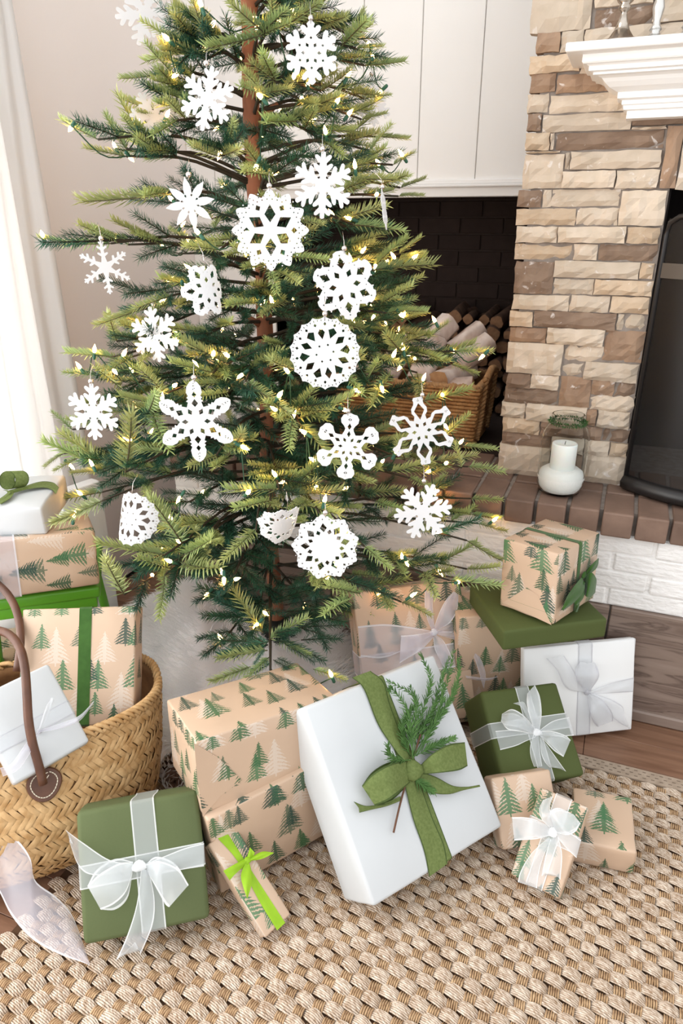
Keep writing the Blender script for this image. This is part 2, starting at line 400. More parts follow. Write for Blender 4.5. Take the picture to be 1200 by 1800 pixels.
M['needle_dark'] = needle_mat('dark_green_needles', lin(38, 78, 60), lin(60, 110, 84), .3)

# ================================================================== THE SETTING
YS, YF, ZH, YP, XC, YB = 1.70, 1.54, 0.525, 2.25, -1.454, 2.62
# ---- floor: planks running along the hearth
floor = struct(box('floor', (-1.6, -1.0, -0.05), (1.6, 2.3, -0.0145), M['subfloor']))
pw = 0.088; y = 1.54 + 7 * pw
while y > -0.4:
    x = -1.45 - random.random() * .7
    while x < 1.5:
        L = .7 + random.random() * .7
        x0, x1 = max(x, -1.45), min(x + L, 1.5)
        if y > 1.5: x1 = min(x1, -1.11)
        if x1 - x0 > .06 and (y > 1.2 or x0 < -.78):
            box('plank', (x0 + .0006, y + .0006, -.0145), (x1 - .0006, y + pw - .0006, -.0095), M['plank'], floor, .0008)
        x += L
    y -= pw

# ---- left wall with the window opening, beige
wl = thing('wall_left', (XC, 0, 0), None, None, kind='structure')
box('wall_panel', (XC - .12, 1.40, 0), (XC, YP + .1, 2.7), M['wall_beige'], wl)
box('wall_panel', (XC - .12, -1.9, 0), (XC, 1.40, .12), M['wall_beige'], wl)
box('wall_panel', (XC - .12, -1.9, 2.3), (XC, 1.40, 2.7), M['wall_beige'], wl)
w1 = thing('window_1', (XC, -.3, .12), None, None, kind='structure')
for yy in (-1.55, -.58, .40, 1.38): box('window_post', (XC - .07, yy - .02, .12), (XC - .02, yy + .02, 2.3), M['trim_white'], w1, .003)
box('window_sill', (XC - .12, -1.6, .105), (XC + .012, 1.42, .125), M['trim_white'], w1, .004)
box('window_rail', (XC - .07, -1.6, 1.3), (XC - .02, 1.38, 1.34), M['trim_white'], w1, .003)

# ---- panelled wall behind the tree (boards are pieces of it)
wb = thing('wall_back', (-1, YP, 0), None, None, kind='structure')
NX0, NX1 = -1.145, -.25            # niche
box('wall_core', (XC, YP + .012, 1.19), (.2, YP + .1, 2.7), M['wall_white'], wb)
box('wall_core', (XC, YP + .012, 0), (NX0, YP + .1, 1.19), M['wall_white'], wb)
joints = [XC, -1.349, -1.173, -.997, -.821, -.645, -.469, -.293, -.12, .06]
for a, b_ in zip(joints[:-1], joints[1:]):
    z0 = 1.19 if a > NX0 - .03 else 0.0
    box('panel_board', (a + .0012, YP, z0), (b_ - .0012, YP + .014, 2.7), M['wall_white'], wb, .0012)
tr = thing('trim_1', (-.7, YP, 1.18), None, None, kind='structure')
box('trim_board', (NX0 - .01, YP - .016, 1.180), (-.2, YP + .012, 1.208), M['trim_white'], tr, .002)
box('trim_bead', (NX0 - .01, YP - .024, 1.206), (-.2, YP + .012, 1.214), M['trim_white'], tr, .003, 2)
box('trim_cap', (NX0 - .01, YP - .012, 1.214), (-.2, YP + .012, 1.228), M['trim_white'], tr, .003)

# ---- wood-store niche lined with dark brick
ni = thing('wall_niche', (-.7, YB, ZH), None, None, kind='structure')
box('niche_back', (NX0, YB + .008, .4), (-.1, YB + .08, 1.3), M['niche_mortar'], ni)
box('niche_side', (NX0 - .05, YP + .02, .4), (NX0, YB + .05, 1.3), M['niche_brick'], ni)
box('niche_side', (-.245, YP - .3, .4), (-.2, YB + .05, 1.3), M['niche_brick'], ni)
box('niche_top', (NX0 - .05, YP + .014, 1.19), (-.1, YB + .08, 1.25), M['soot'], ni)
bw, bh = .152, .0545; z = ZH; r = 0
while z < 1.19:
    x = NX0 + .004 - (bw * .5 if r % 2 else 0) - .05
    while x < -.12:
        x0, x1 = max(x, NX0), min(x + bw - .005, -.2)
        if x1 - x0 > .01: box('brick', (x0, YB, z + .0025), (x1, YB + .02, min(z + bh - .0025, 1.195)), M['niche_brick'], ni, .0015)
        x += bw
    z += bh; r += 1

# ---- chimney breast with ledge stones
ch = thing('wall_fireplace', (-.1, YS, ZH), None, None, kind='structure')
OX = .056                           # left side of the fire opening
box('breast_core', (-.232, YS + .012, .45), (OX - .008, YP + .02, 2.2), M['mortar'], ch)
box('breast_core', (OX - .008, YS + .012, 1.188), (.75, YP + .02, 2.2), M['mortar'], ch)
box('breast_core', (.62, YS + .012, .45), (.75, YP + .02, 1.19), M['mortar'], ch)
box('firebox_back', (OX - .01, 2.1, .5), (.65, 2.14, 1.2), M['soot'], ch)
box('firebox_side', (OX - .009, YS + .02, .5), (OX - .004, 2.12, 1.19), M['soot'], ch)
def stone(px, m):
    """px = left, top, right, bottom of one stone as measured on the wall plane"""
    l, t, r_, b_ = px
    xm, ym = (l + r_) / 2, (t + b_) / 2
    X0 = onY(l, ym, YS)[0]; X1 = onY(r_, ym, YS)[0]; Z1 = onY(xm, t, YS)[2]; Z0 = onY(xm, b_, YS)[2]
    g = .0009
    X0 += g; X1 -= g; Z0 += g; Z1 -= g
    w, h = X1 - X0, Z1 - Z0
    if w < .002 or h < .002: return
    nx = max(3, min(9, int(w / .014) + 2)); nz = max(3, min(6, int(h / .012) + 2))
    pr = random.uniform(-.006, .007)
    V = []; Fc = []
    ph = rng.random(6) * 6.28
    for j in range(nz):
        for i in range(nx):
            u = i / (nx - 1); v = j / (nz - 1)
            edge = 1 if i in (0, nx - 1) or j in (0, nz - 1) else 0
            d = pr + (.006 if edge else random.uniform(-.004, .0035))
            if edge and random.random() < .35: d += .003
            jx = random.uniform(-.0016, .0016) if edge else random.uniform(-.003, .003)
            jz = random.uniform(-.0012, .0012) if edge else random.uniform(-.002, .002)
            V.append((X0 + u * w + jx * (0 if edge and j in (0, nz-1) and i not in (0, nx-1) else 1), YS + d, Z0 + v * h + jz))
    for j in range(nz - 1):
        for i in range(nx - 1):
            a = j * nx + i; Fc.append((a, a + 1, a + nx + 1, a + nx))
    ring = [i for i in range(nx)] + [j * nx + nx - 1 for j in range(1, nz)] + [(nz-1)*nx + i for i in range(nx - 2, -1, -1)] + [j * nx for j in range(nz - 2, 0, -1)]
    o0 = len(V)
    for k in ring: V.append((min(max(V[k][0], X0), X1), YS + .03, V[k][2]))
    n = len(ring)
    for k in range(n): k2 = (k + 1) % n; Fc.append((ring[k], o0 + k, o0 + k2, ring[k2]))
    obj('stone', V, Fc, M['st_' + m], ch)
def zs(ox, oy, lst):
    for x0, y0, x1, y1, m in lst: stone((ox + x0*.28333, oy + y0*.28333, ox + x1*.28333, oy + y1*.28333), m)
zs(860, 0, [(262,-260,648,192,'p'),(655,-100,1020,30,'p'),(1024,-100,1400,122,'p'),(652,35,1016,158,'d'),(652,-260,1400,-105,'b'),
  (288,197,437,326,'b'),(441,184,581,320,'p'),(586,160,1000,300,'p'),(1004,125,1400,290,'p'),(245,335,560,448,'t'),(564,324,900,446,'p'),(904,300,1400,440,'b'),
  (250,452,412,572,'b'),(416,450,760,570,'b'),(764,446,1400,560,'p'),(228,577,367,698,'p'),(371,574,860,694,'p'),(864,564,1400,690,'p'),(231,702,322,815,'d'),(326,699,880,814,'p'),
  (883,776,1100,802,'p'),(883,694,1400,772,'d'),(220,820,372,934,'t'),(375,822,403,930,'p'),(406,812,1082,927,'d'),(222,936,440,950,'p'),(1080,776,1182,1172,'b'),
  (204,954,456,1172,'p'),(462,942,498,1052,'p'),(500,931,1066,1048,'p'),(450,1056,780,1168,'p'),(784,1050,1050,1168,'p'),(1186,772,1600,1178,'p')])
zs(860, 300, [(170,118,323,228,'d'),(327,118,380,228,'p'),(378,113,812,224,'p'),(814,98,1050,116,'p'),(806,120,1092,344,'p'),(160,233,534,340,'t'),(537,229,800,340,'p'),
  (160,345,418,450,'p'),(421,345,846,450,'p'),(849,350,1056,455,'t'),(150,454,515,558,'t'),(518,455,672,559,'p'),(674,458,1040,564,'d'),
  (148,565,394,768,'d'),(397,562,929,670,'p'),(931,572,1022,676,'t'),(392,673,646,771,'p'),(648,679,1012,778,'t'),
  (136,772,492,871,'p'),(495,776,746,884,'p'),(748,783,992,890,'t'),(122,873,267,970,'t'),(270,877,786,984,'d'),(788,890,834,992,'p'),(836,894,976,998,'p'),
  (121,975,352,1069,'b'),(354,980,712,1088,'p'),(706,994,958,1192,'b')])
zs(860, 580, [(105,83,452,276,'p'),(456,99,702,201,'p'),(444,204,580,296,'p'),(582,206,922,326,'p'),(105,270,252,362,'d'),(254,280,428,374,'p'),(430,294,629,486,'b'),
  (631,314,774,412,'b'),(776,326,908,426,'d'),(86,364,422,468,'d'),(618,408,898,520,'p'),(68,453,219,549,'p'),(222,470,600,580,'p'),(598,498,664,600,'b'),(666,506,872,618,'p'),
  (76,554,312,646,'t'),(314,580,590,668,'d'),(585,602,697,692,'d'),(699,608,744,692,'d'),(746,614,868,706,'d'),(68,644,376,736,'d'),(378,668,592,768,'p'),(594,692,740,786,'p'),(742,706,857,794,'t'),
  (52,722,370,905,'p'),(372,768,578,944,'d'),(580,782,842,962,'p')])

# ---- mantel shelf with stepped crown moulding
mt = thing('mantel', (.3, 1.6, 1.3), 'white painted mantel shelf with stepped crown moulding on stone', 'mantel')
prof = [(850,738),(850,684),(828,676),(824,648),(814,640),(814,612),(800,606),(786,600),(786,558),(770,550),(735,528),(706,496),(690,472),(668,460),(640,455),(640,440),(614,432),(614,402),(600,392),(582,388),(575,378),(575,330),(490,325),(484,318),(484,272),(490,265)]
prof = [((850 - x) / 360 * .115, 1.302 + (738 - y_) / 473 * .114) for x, y_ in prof]
XL, YM = -.054, 1.66; V = []; Fc = []
for p, z_ in prof:
    V += [(XL - p, YS + .03, z_), (XL - p, YM - p, z_), (.72, YM - p, z_)]
k = len(prof)
for i in range(k - 1):
    for j in range(2): Fc.append((i*3+j, i*3+j+1, (i+1)*3+j+1, (i+1)*3+j))
V += [(.72, YS + .03, prof[0][1]), (.72, YS + .03, prof[-1][1])]
Fc += [(0, 3*k, 2, 1), ((k-1)*3, (k-1)*3+1, (k-1)*3+2, 3*k+1)]
obj('crown_moulding', V, Fc, M['trim_white'], mt)

# ---- raised hearth
he = thing('hearth', (-.2, YF, 0), None, None, kind='structure')
HX0, HX1 = -1.12, .75
box('hearth_core', (HX0, YF + .012, 0), (HX1, YB + .05, ZH - .006), M['mortar'], he)
sp = .0712; x = .014 - sp * 16
while x < HX1:
    x0 = max(x, HX0)
    if x + sp - .008 > x0:
        ry = random.uniform(-.003, .003)
        box('cap_brick', (x0 + .004, YF - .016 + ry, .468), (x + sp - .004, YF + .106, ZH + random.uniform(-.0015, .0015)), M['cap_brick'], he, .004, 2)
        o2 = random.uniform(-.002, .002)
        box('cap_brick', (x0 + .004 + o2, YF + .114, .468), (x + sp - .004 + o2, YF + .30, ZH + random.uniform(-.0015, .001)), M['cap_brick'], he, .003)
    x += sp
box('niche_floor', (HX0, YF + .30, .45), (-.2, YB + .02, ZH - .002), M['niche_brick'], he)
z0 = .287; ht = (.466 - z0) / 4
for r in range(4):
    x = HX0 - (.085 if r % 2 else 0)
    while x < HX1:
        x0, x1 = max(x, HX0), min(x + .163, HX1)
        if x1 - x0 > .01: box('white_brick', (x0 + .0012, YF + random.uniform(0, .004), z0 + r*ht + .0012), (x1 - .0012, YF + .03, z0 + (r+1)*ht - .0012), M['white_brick'], he, .004, 2)
        x += .168
box('brick_joint', (HX0, YF + .008, z0), (HX1, YF + .02, .466), M['white_brick'], he)
for a, b_ in ((-1.12, -.64), (-.637, -.288), (-.285, .064), (.068, .46), (.463, .75)):
    box('tile', (a, YF - .004, .0), (b_, YF + .02, z0 - .001), M['tile'], he, .002)
box('baseboard', (HX0, YF - .012, -.009), (HX1, YF, .022), M['tile'], he, .004)

# ---- bow-fronted black fire screen
sc = thing('fire_screen', (.3, YS - .06, ZH), 'black mesh fire screen with curved frame before the fireplace', 'fire screen')
def arc(z, off=0.0, n=17):
    out = []
    for t in np.linspace(0, 1, n):
        X = .056 + t * .5; bow = (1 - abs(2*t - 1) ** 2.6)
        out.append((X, YS - .012 - .085 * bow + off, z))
    return out
AB, AT = arc(ZH + .004), arc(1.116)
lo, hi = arc(ZH + .002), arc(ZH + .036)
V, Fc = merge([tube_geo(np.array(arc(ZH + .02)), .0185, 8)])
obj('base_rail', V, Fc, M['black_iron'], sc, True)
V = []; 
for a, b_ in zip(arc(ZH + .02), arc(1.12)): V += [a, b_]
obj('mesh_panel', V, [(2*i, 2*i+2, 2*i+3, 2*i+1) for i in range(16)], M['screen_mesh'], sc, True)
side = [(.056, YS - .012, ZH + .02), (.056, YS - .012, 1.09), (.059, YS - .015, 1.112), (.075, YS - .03, 1.124)] + [p for p in arc(1.126)[1:]]
tube('frame', side, .0055, M['black_iron'], sc)
for i in (4, 8, 12):
    tube('frame_bar', [arc(ZH + .02)[i], arc(1.12)[i]], .003, M['black_iron'], sc)
V = []
for a, b_ in zip(arc(1.005, -.004), arc(1.035, -.004)): V += [a, b_]
obj('reflection_band', V, [(2*i, 2*i+2, 2*i+3, 2*i+1) for i in range(16)], surf('iron_reflection_grey', lin(92, 86, 80), None, 5, .35, metal=.3), sc, True)  # band in lighter grey: a reflection on the black screen put into colour

# ---- curtain at the far side of the window
V = []; Fc = []; NY, NZ = 110, 14
for j in range(NZ):
    z = .01 + 2.3 * j / (NZ - 1)
    for i in range(NY):
        t = i / (NY - 1); fl = 1 + .12 * (1 - j / (NZ - 1))
        Y = 1.475 - t * .62 * fl
        a = .030 * math.sin(t * 44 + .5 * math.sin(j * .35)) + .014 * math.sin(t * 97 + j * .1)
        V.append((XC + .058 + a * (.9 + .3 * (1 - j / NZ)), Y + .006 * math.sin(j * .6 + t * 9), z))
for j in range(NZ - 1):
    for i in range(NY - 1):
        q = j * NY + i; Fc.append((q, q + 1, q + NY + 1, q + NY))
cu = thing('curtain', (XC + .05, 1.2, 0), 'white pleated floor-length curtain hanging by the window', 'curtain')
o = obj('cloth', V, Fc, M['curtain'], cu, True)
sm = o.modifiers.new('thick', 'SOLIDIFY'); sm.thickness = .0012
tube('curtain_rod', [(XC + .06, -1.8, 2.33), (XC + .06, 1.6, 2.33)], .011, M['pewter'], cu, 10)

# ================================================================== RUG
RX0, RX1, RY0, RY1 = -.828, 1.25, -.05, 1.318
rug = thing('rug', (.2, .6, 0), 'chunky basket-woven natural seagrass rug with canvas edge band', 'rug')
box('backing', (RX0, RY0, -.0094), (RX1, RY1 + .034, -.0078), M['rug_base'], rug)
def cord_arc(c, ax, L, hgt, rad, side, tw, n=5, k=5, lens=0.0):
    """one bowed cord: centre c, along unit ax, length L"""
    ax = np.array(ax, float); sd = np.array([-ax[1], ax[0], 0])
    V = []
    for i in range(n):
        t = i / (n - 1) * 2 - 1
        cc = np.array(c, float); lat = cc @ sd; cc = cc - sd * lat * lens * t * t
        p = cc + ax * (t * L / 2) + sd * (tw * t) + np.array([0, 0, hgt * (1 - t * t) - rad])
        rr = rad * (1 - .35 * t * t)
        for q in range(k):
            w = math.pi * (q / (k - 1)) * 1.2 - .1 * math.pi
            V.append(p + sd * (math.cos(w) * rr) + np.array([0, 0, math.sin(w) * rr]))
    Fc = [(i*k+q, i*k+q+1, (i+1)*k+q+1, (i+1)*k+q) for i in range(n-1) for q in range(k-1)]
    return V, Fc
def weave_field(pa, pb, rows):
    """shared prototypes, replicated with numpy into one mesh"""
    pV, pF = [np.array(p[0]) for p in (pa, pb)], [np.array(p[1]) for p in (pa, pb)]
    VV = []; FF = []; MI = []; off = 0
    for (x, y_, which) in rows:
        v = pV[which].copy()
        v = v * np.array([1 + rng.normal() * .05, 1 + rng.normal() * .05, 1 + rng.normal() * .12])
        a = rng.normal() * .05; ca, sa = math.cos(a), math.sin(a)
        v = np.stack([v[:, 0]*ca - v[:, 1]*sa + x + rng.normal()*.0007, v[:, 0]*sa + v[:, 1]*ca + y_ + rng.normal()*.0007, v[:, 2]], 1)
        VV.append(v); FF.append(pF[which] + off); MI.append(np.full(len(pF[which]), which)); off += len(v)
    return np.vstack(VV), np.vstack(FF), np.concatenate(MI)
light = merge([cord_arc((.26 * o, .966 * o, -.0050), (.966, -.26, 0), .044 - abs(o) * .6, .0080 - 22 * o * o, .00148, 1, s_, 6, lens=.20) for o, s_ in ((-.0096, .0012), (-.0064, .0016), (-.0032, .0018), (0, .0018), (.0032, .0018), (.0064, .0016), (.0096, .0012))])
dark = merge([cord_arc((o, 0, -.0050), (.10, .995, 0), .023, .0062, .00155, 1, .0004) for o in (-.0070, -.0035, 0, .0035, .0070)])
cells = []
px_, py_ = .0480, .0192; r = 0; y = RY0 + .01
while y < RY1 - .008:
    x = RX0 + .012 + (px_ / 2 if r % 2 else 0)
    while x < RX1 - .01:
        cells.append((x, y, 0)); 
        if x + px_ / 2 < RX1 - .008: cells.append((x + px_ / 2, y, 1))
        x += px_
    y += py_; r += 1
V, Fc, mi = weave_field(light, dark, cells)
o = obj('woven_cords', V, Fc, [M['rug_light'], M['rug_dark']], rug, True, idx=mi); o['kind'] = 'stuff'
box('canvas_band', (RX0, RY1 + .001, -.0094), (RX1, RY1 + .036, -.002), M['rug_band'], rug, .0015)
pts = []
for i in range(120):
    for j in range(3):
        x = RX0 + .01 + i * .0172 + (j % 2) * .008; pts.append(bm_box((x, RY1 + .008 + j * .009, -.0025), (x + .007, RY1 + .0095 + j * .009, -.0014)))
bm = bmesh.new()
for b_ in pts:
    me = bpy.data.meshes.new('t'); b_.to_mesh(me); b_.free(); bm.from_mesh(me); bpy.data.meshes.remove(me)
o = from_bm('band_stitching', bm, M['thread'], rug); o['kind'] = 'stuff'

# ================================================================== GIFTS
POSE = {
    'green_front': ([0.1981, 0.0923, 0.202], [-0.6317, 0.6799, 0.1093], [[0.8105, -0.4765, -0.3407], [0.5858, 0.6546, 0.4779], [-0.0047, -0.5869, 0.8096]]),
    'white_big': ([0.3031, 0.109, 0.3381], [-0.2842, 0.973, 0.1672], [[0.5571, -0.6396, -0.5296], [0.8301, 0.4126, 0.3749], [-0.0213, -0.6485, 0.7609]]),
    'kraft_lower': ([0.26, 0.2, 0.1783], [-0.5336, 0.8983, 0.1002], [[0.5848, -0.8088, -0.0615], [0.8087, 0.5872, -0.0334], [0.0631, -0.0302, 0.9976]]),
    'kraft_upper': ([0.27, 0.1604, 0.1409], [-0.5337, 0.9017, 0.2372], [[0.611, -0.7884, -0.0716], [0.7899, 0.6013, 0.1205], [-0.052, -0.1302, 0.9901]]),
    'lime_small': ([0.0556, 0.03, 0.1752], [-0.4668, 0.7355, 0.0695], [[0.3916, -0.5593, -0.7306], [0.916, 0.3119, 0.2522], [0.0869, -0.7681, 0.6345]]),
    'kraft_back': ([0.2579, 0.1, 0.3213], [-0.3602, 1.3514, 0.1723], [[0.8469, -0.4638, -0.2602], [0.5299, 0.7775, 0.3388], [0.0452, -0.4248, 0.9042]]),
    'green_flat': ([0.2274, 0.2022, 0.0462], [-0.0922, 1.384, 0.3279], [[0.8487, -0.5283, -0.0244], [0.5284, 0.849, -0.0049], [0.0233, -0.0087, 0.9997]]),
    'white_thin': ([0.2691, 0.022, 0.2267], [0.0205, 1.4342, 0.1144], [[0.8705, -0.4792, -0.1119], [0.492, 0.8518, 0.1796], [0.0092, -0.2114, 0.9773]]),
    'green_lean': ([0.1811, 0.1027, 0.1915], [-0.0764, 1.2288, 0.1059], [[0.7992, -0.4186, -0.4313], [0.5979, 0.4809, 0.6413], [-0.061, -0.7704, 0.6346]]),
    'kraft_a': ([0.123, 0.045, 0.129], [-0.0485, 1.0781, 0.0647], [[0.8407, -0.426, -0.3342], [0.5414, 0.6606, 0.5201], [-0.0008, -0.6182, 0.786]]),
    'kraft_b': ([0.0896, 0.035, 0.1636], [0.0114, 1.0148, 0.0649], [[0.9747, 0.142, 0.1724], [-0.2233, 0.6085, 0.7615], [0.0032, -0.7807, 0.6249]]),
    'kraft_c': ([0.1108, 0.1324, 0.0577], [0.1003, 1.1131, 0.0338], [[0.9959, -0.0847, -0.0318], [0.0831, 0.9954, -0.0483], [0.0357, 0.0455, 0.9983]]),
    'kraft_cube': ([0.1674, 0.1291, 0.1545], [-0.0724, 1.3872, 0.4319], [[0.4139, -0.9091, -0.0473], [0.9099, 0.4117, 0.0501], [-0.0261, -0.0638, 0.9976]]),
    'kraft_basket': ([0.2423, 0.07, 0.25], [-0.999, 0.9765, 0.2145], [[0.9061, -0.3531, -0.2331], [0.4231, 0.7621, 0.4901], [0.0046, -0.5427, 0.8399]]),
    'white_basket': ([0.1502, 0.0401, 0.1792], [-0.9738, 0.7965, 0.2035], [[0.4139, -0.6216, -0.6651], [0.9068, 0.3453, 0.2417], [0.0794, -0.7031, 0.7066]]),
    'kraft_stool': ([0.26, 0.1394, 0.1261], [-1.1132, 0.9962, 0.4551], [[0.6814, -0.7317, -0.0174], [0.7299, 0.6775, 0.0911], [-0.0549, -0.0748, 0.9957]]),
    'white_top': ([0.2, 0.1785, 0.0618], [-1.1715, 1.0183, 0.5538], [[0.8943, -0.4474, 0.0091], [0.4473, 0.8934, -0.0415], [0.0104, 0.0412, 0.9991]]),
}
POSE = {k: (np.array(d), np.array(c), np.array(m)) for k, (d, c, m) in POSE.items()}
# the lower stacked box only reaches part of the way back
d, c, m = POSE['white_basket']; POSE['white_basket'] = (d * .9, CAM + (c - CAM) * .9, m)
d, c, m = POSE['kraft_basket']; POSE['kraft_basket'] = (d * .905, CAM + (c - CAM) * .905, m)
d, c, m = POSE['kraft_lower']; POSE['kraft_lower'] = (np.array([d[0], .10, d[2]]), c - m[:, 1] * .05, m)
g_d, g_c, g_m = POSE['green_flat']
POSE['kraft_under'] = (np.array([.20, .14, .296]), np.array([.85*.60 + .53*-1.338, .53*.60 - .85*-1.338, .148]), np.array([[.85, -.527, 0], [.527, .85, 0], [0, 0, 1]]))
def yawm(a): a = R(a); return np.array([[math.cos(a), -math.sin(a), 0], [math.sin(a), math.cos(a), 0], [0, 0, 1]])
p_ = onz(150, 862, .47); POSE['white_behind'] = (np.array([.12, .04, .47]), np.array([p_[0] - .045, p_[1] + .02, .235]), yawm(75))
p_ = onz(2, 1165, .16); POSE['kraft_floor'] = (np.array([.14, .06, .2]), np.array([p_[0] - .045, p_[1] + .04, .1]), yawm(40))
GIFT = {}
def gift(key, label, mat, rot=0, off=(0, 0), bev=.004, bulge=.0015, uvs=1.0):
    d, c, m = POSE[key]
    base = c.copy(); base[2] = min((c + m @ (np.array([i, j, k]) * d / 2))[2] for i in (-1, 1) for j in (-1, 1) for k in (-1, 1))
    g = thing('gift_box', base, label, 'gift', 'wrapped gifts around the tree'); GIFT[key] = g
    bm = bm_box(-d / 2, d / 2)
    cuts = 3
    bmesh.ops.subdivide_edges(bm, edges=list(bm.edges), cuts=cuts, use_grid_fill=True)
    for v in bm.verts:
        q = np.array(v.co) / (d / 2)
        v.co += Vector((q * np.array([random.gauss(0, .0004) for _ in range(3)])).tolist())
    sharp = [e for e in bm.edges if len(e.link_faces) == 2 and e.link_faces[0].normal.angle(e.link_faces[1].normal, 0) > 1]
    bmesh.ops.bevel(bm, geom=sharp, offset=bev, segments=2, affect='EDGES', profile=.5)
    ul = bm.loops.layers.uv.new('UVMap')
    bm.normal_update()
    for f in bm.faces:
        n = f.normal; ax = max(range(3), key=lambda i: abs(n[i]))
        for lp in f.loops:
            p = lp.vert.co
            if ax == 1: u, v_ = p.x * (1 if n.y < 0 else -1), p.z
            elif ax == 2: u, v_ = p.x + 3.3, p.y + d[1] / 2 + d[2] / 2
            else: u, v_ = p.y * (1 if n.x > 0 else -1) + 5.1, p.z
            for _ in range(rot): u, v_ = v_, -u
            lp[ul].uv = (u * 1.0 + off[0] + 4, v_ * 1.0 + off[1] + 4)
    for v in bm.verts: v.co = Vector((c + m @ np.array(v.co)).tolist())
    return from_bm('wrapped_box', bm, mat, g, True)
def fp(key, side, x, y_, lift):
    d, c, m = POSE[key]
    n = {'F': -m[:, 1], 'U': m[:, 2], 'R': m[:, 0], 'L': -m[:, 0]}[side]
    h = {'F': d[1], 'U': d[2], 'R': d[0], 'L': d[0]}[side] / 2
    p0 = c + n * (h + lift); dr = ray(x, y_)
    return CAM + dr * (((p0 - CAM) @ n) / (dr @ n))
def strip(name, key, side, A, B, lift, mats, zoom, n=22, notch=0.0, wave=.0012, parent=None, edge=.055):
    """ribbon laid over a face of a gift: A and B are its two edges, lift its height above the paper"""
    zx, zy, zk = zoom
    A = cat([(zx + a * zk, zy + b * zk) for a, b in A], n); B = cat([(zx + a * zk, zy + b * zk) for a, b in B], n)
    lf = cat(lift if isinstance(lift, (list, tuple)) else [lift, lift], n)[:, 0]
    cols = [0, edge, .3, .5, .7, 1 - edge, 1]; ph = random.random() * 6
    V = []; Fc = []; idx = []
    for i in range(n):
        t = i / (n - 1)
        for u in cols:
            i2 = i
            p = A[i] * (1 - u) + B[i] * u
            if notch and i == n - 1: p = p + (A[i-4] * (1 - u) + B[i-4] * u - p) * (1 - abs(2*u - 1)) * notch
            l = lf[i] + wave * math.sin(u * 7 + t * 5 + ph) * min(1, lf[i] / .004) + .0018 * (1 - (2*u - 1) ** 2) * min(1, lf[i] / .006)
            V.append(fp(key, side, p[0], p[1], max(l, .0006)))
    k = len(cols)
    for i in range(n - 1):
        for j in range(k - 1):
            Fc.append((i*k+j, i*k+j+1, (i+1)*k+j+1, (i+1)*k+j)); idx.append(1 if j in (0, k - 2) else 0)
    o = obj(name, V, Fc, mats, parent if parent is not None else GIFT[key], True, idx=idx)
    return o
def loop(key, side, A, B, mats, zoom, high=.024, parent=None, shift=(6, 8), n=18):
    """a bow loop: upper sheet out to the fold, lower sheet back to the knot"""
    sx, sy = shift
    A2 = [(a + sx * (i / (len(A)-1)) * (1 - i/(len(A)-1)) * 4, b + sy * (i / (len(A)-1)) * (1 - i/(len(A)-1)) * 4) for i, (a, b) in enumerate(A)]
    B2 = [(a - sx * (i / (len(B)-1)) * (1 - i/(len(B)-1)) * 4, b - sy * (i / (len(B)-1)) * (1 - i/(len(B)-1)) * 4) for i, (a, b) in enumerate(B)]
    strip('bow_loop', key, side, A, B, [.006, high, high * .9, high * .55], mats, zoom, n=n, parent=parent)
    strip('bow_loop', key, side, A2[::-1], B2[::-1], [high * .55, high * .3, .004, .003], mats, zoom, n=n, parent=parent)
def band(key, kind, pos, width, mats, lift=.0011, slant=0.0, edge=.06, name='ribbon_band'):
    """ribbon right round the box: kind V runs over front, top, back, bottom at local x = pos; H round front, sides, back at local z = pos"""
    d, c, m = POSE[key]; h = d / 2 + lift; r = .004; pts = []
    if kind == 'V': a, b, A_, B_ = h[1], h[2], 1, 2
    else: a, b, A_, B_ = h[1], h[0], 1, 0
    cr = [(-a, -b), (-a, b), (a, b), (a, -b)]
    P = []
    for i in range(4):
        p = np.array(cr[i]); q = np.array(cr[(i+1) % 4]); u = (q - p) / np.linalg.norm(q - p)
        P += [p + u * r, p + (q - p) * .33, p + (q - p) * .66, q - u * r]
    V = []; Fc = []; idx = []; cols = [0, edge, .5, 1 - edge, 1]
    for (ya, zb) in P:
        for u in cols:
            v = np.zeros(3); w = pos + (u - .5) * width + slant * (zb if ya < 0 else -zb) / (b * 2)
            v[A_] = ya; v[B_] = zb; v[0 if kind == 'V' else 2] = w
            V.append(c + m @ v)
    n = len(P); k = len(cols)
    for i in range(n):
        for j in range(k - 1):
            i2 = (i + 1) % n; Fc.append((i*k+j, i*k+j+1, i2*k+j+1, i2*k+j)); idx.append(1 if j in (0, k-2) else 0)
    return obj(name, V, Fc, mats, GIFT[key], False, idx=idx)
def knot(key, side, x, y_, rx, ry, mat, parent=None, lift=.008):
    c = fp(key, side, x, y_, lift); d, _, m = POSE[key]
    n = {'F': -m[:, 1], 'U': m[:, 2]}[side]; u = m[:, 0]; w = np.cross(n, u)
    V = []; Fc = []; N, K = 8, 12
    for i in range(N + 1):
        a = math.pi * i / N
        for k_ in range(K):
            b = 2 * math.pi * k_ / K; rr = 1 + .12 * math.sin(3*b + 2*a)
            V.append(c + (u * math.cos(b) * rx + w * math.sin(b) * ry) * math.sin(a) * rr + n * math.cos(a) * .45 * (rx + ry) / 2)
    for i in range(N):
        for k_ in range(K):
            k2 = (k_+1) % K; Fc.append((i*K+k_, i*K+k2, (i+1)*K+k2, (i+1)*K+k_))
    return obj('knot', V, Fc, mat, parent if parent is not None else GIFT[key], True)
def bow(key, label=None):
    g = GIFT[key]; o = bpy.data.objects.new('bow', None); COL.objects.link(o); o.parent = g; ORG[o.name] = org(g)
    if label: o['label'] = label
    return o
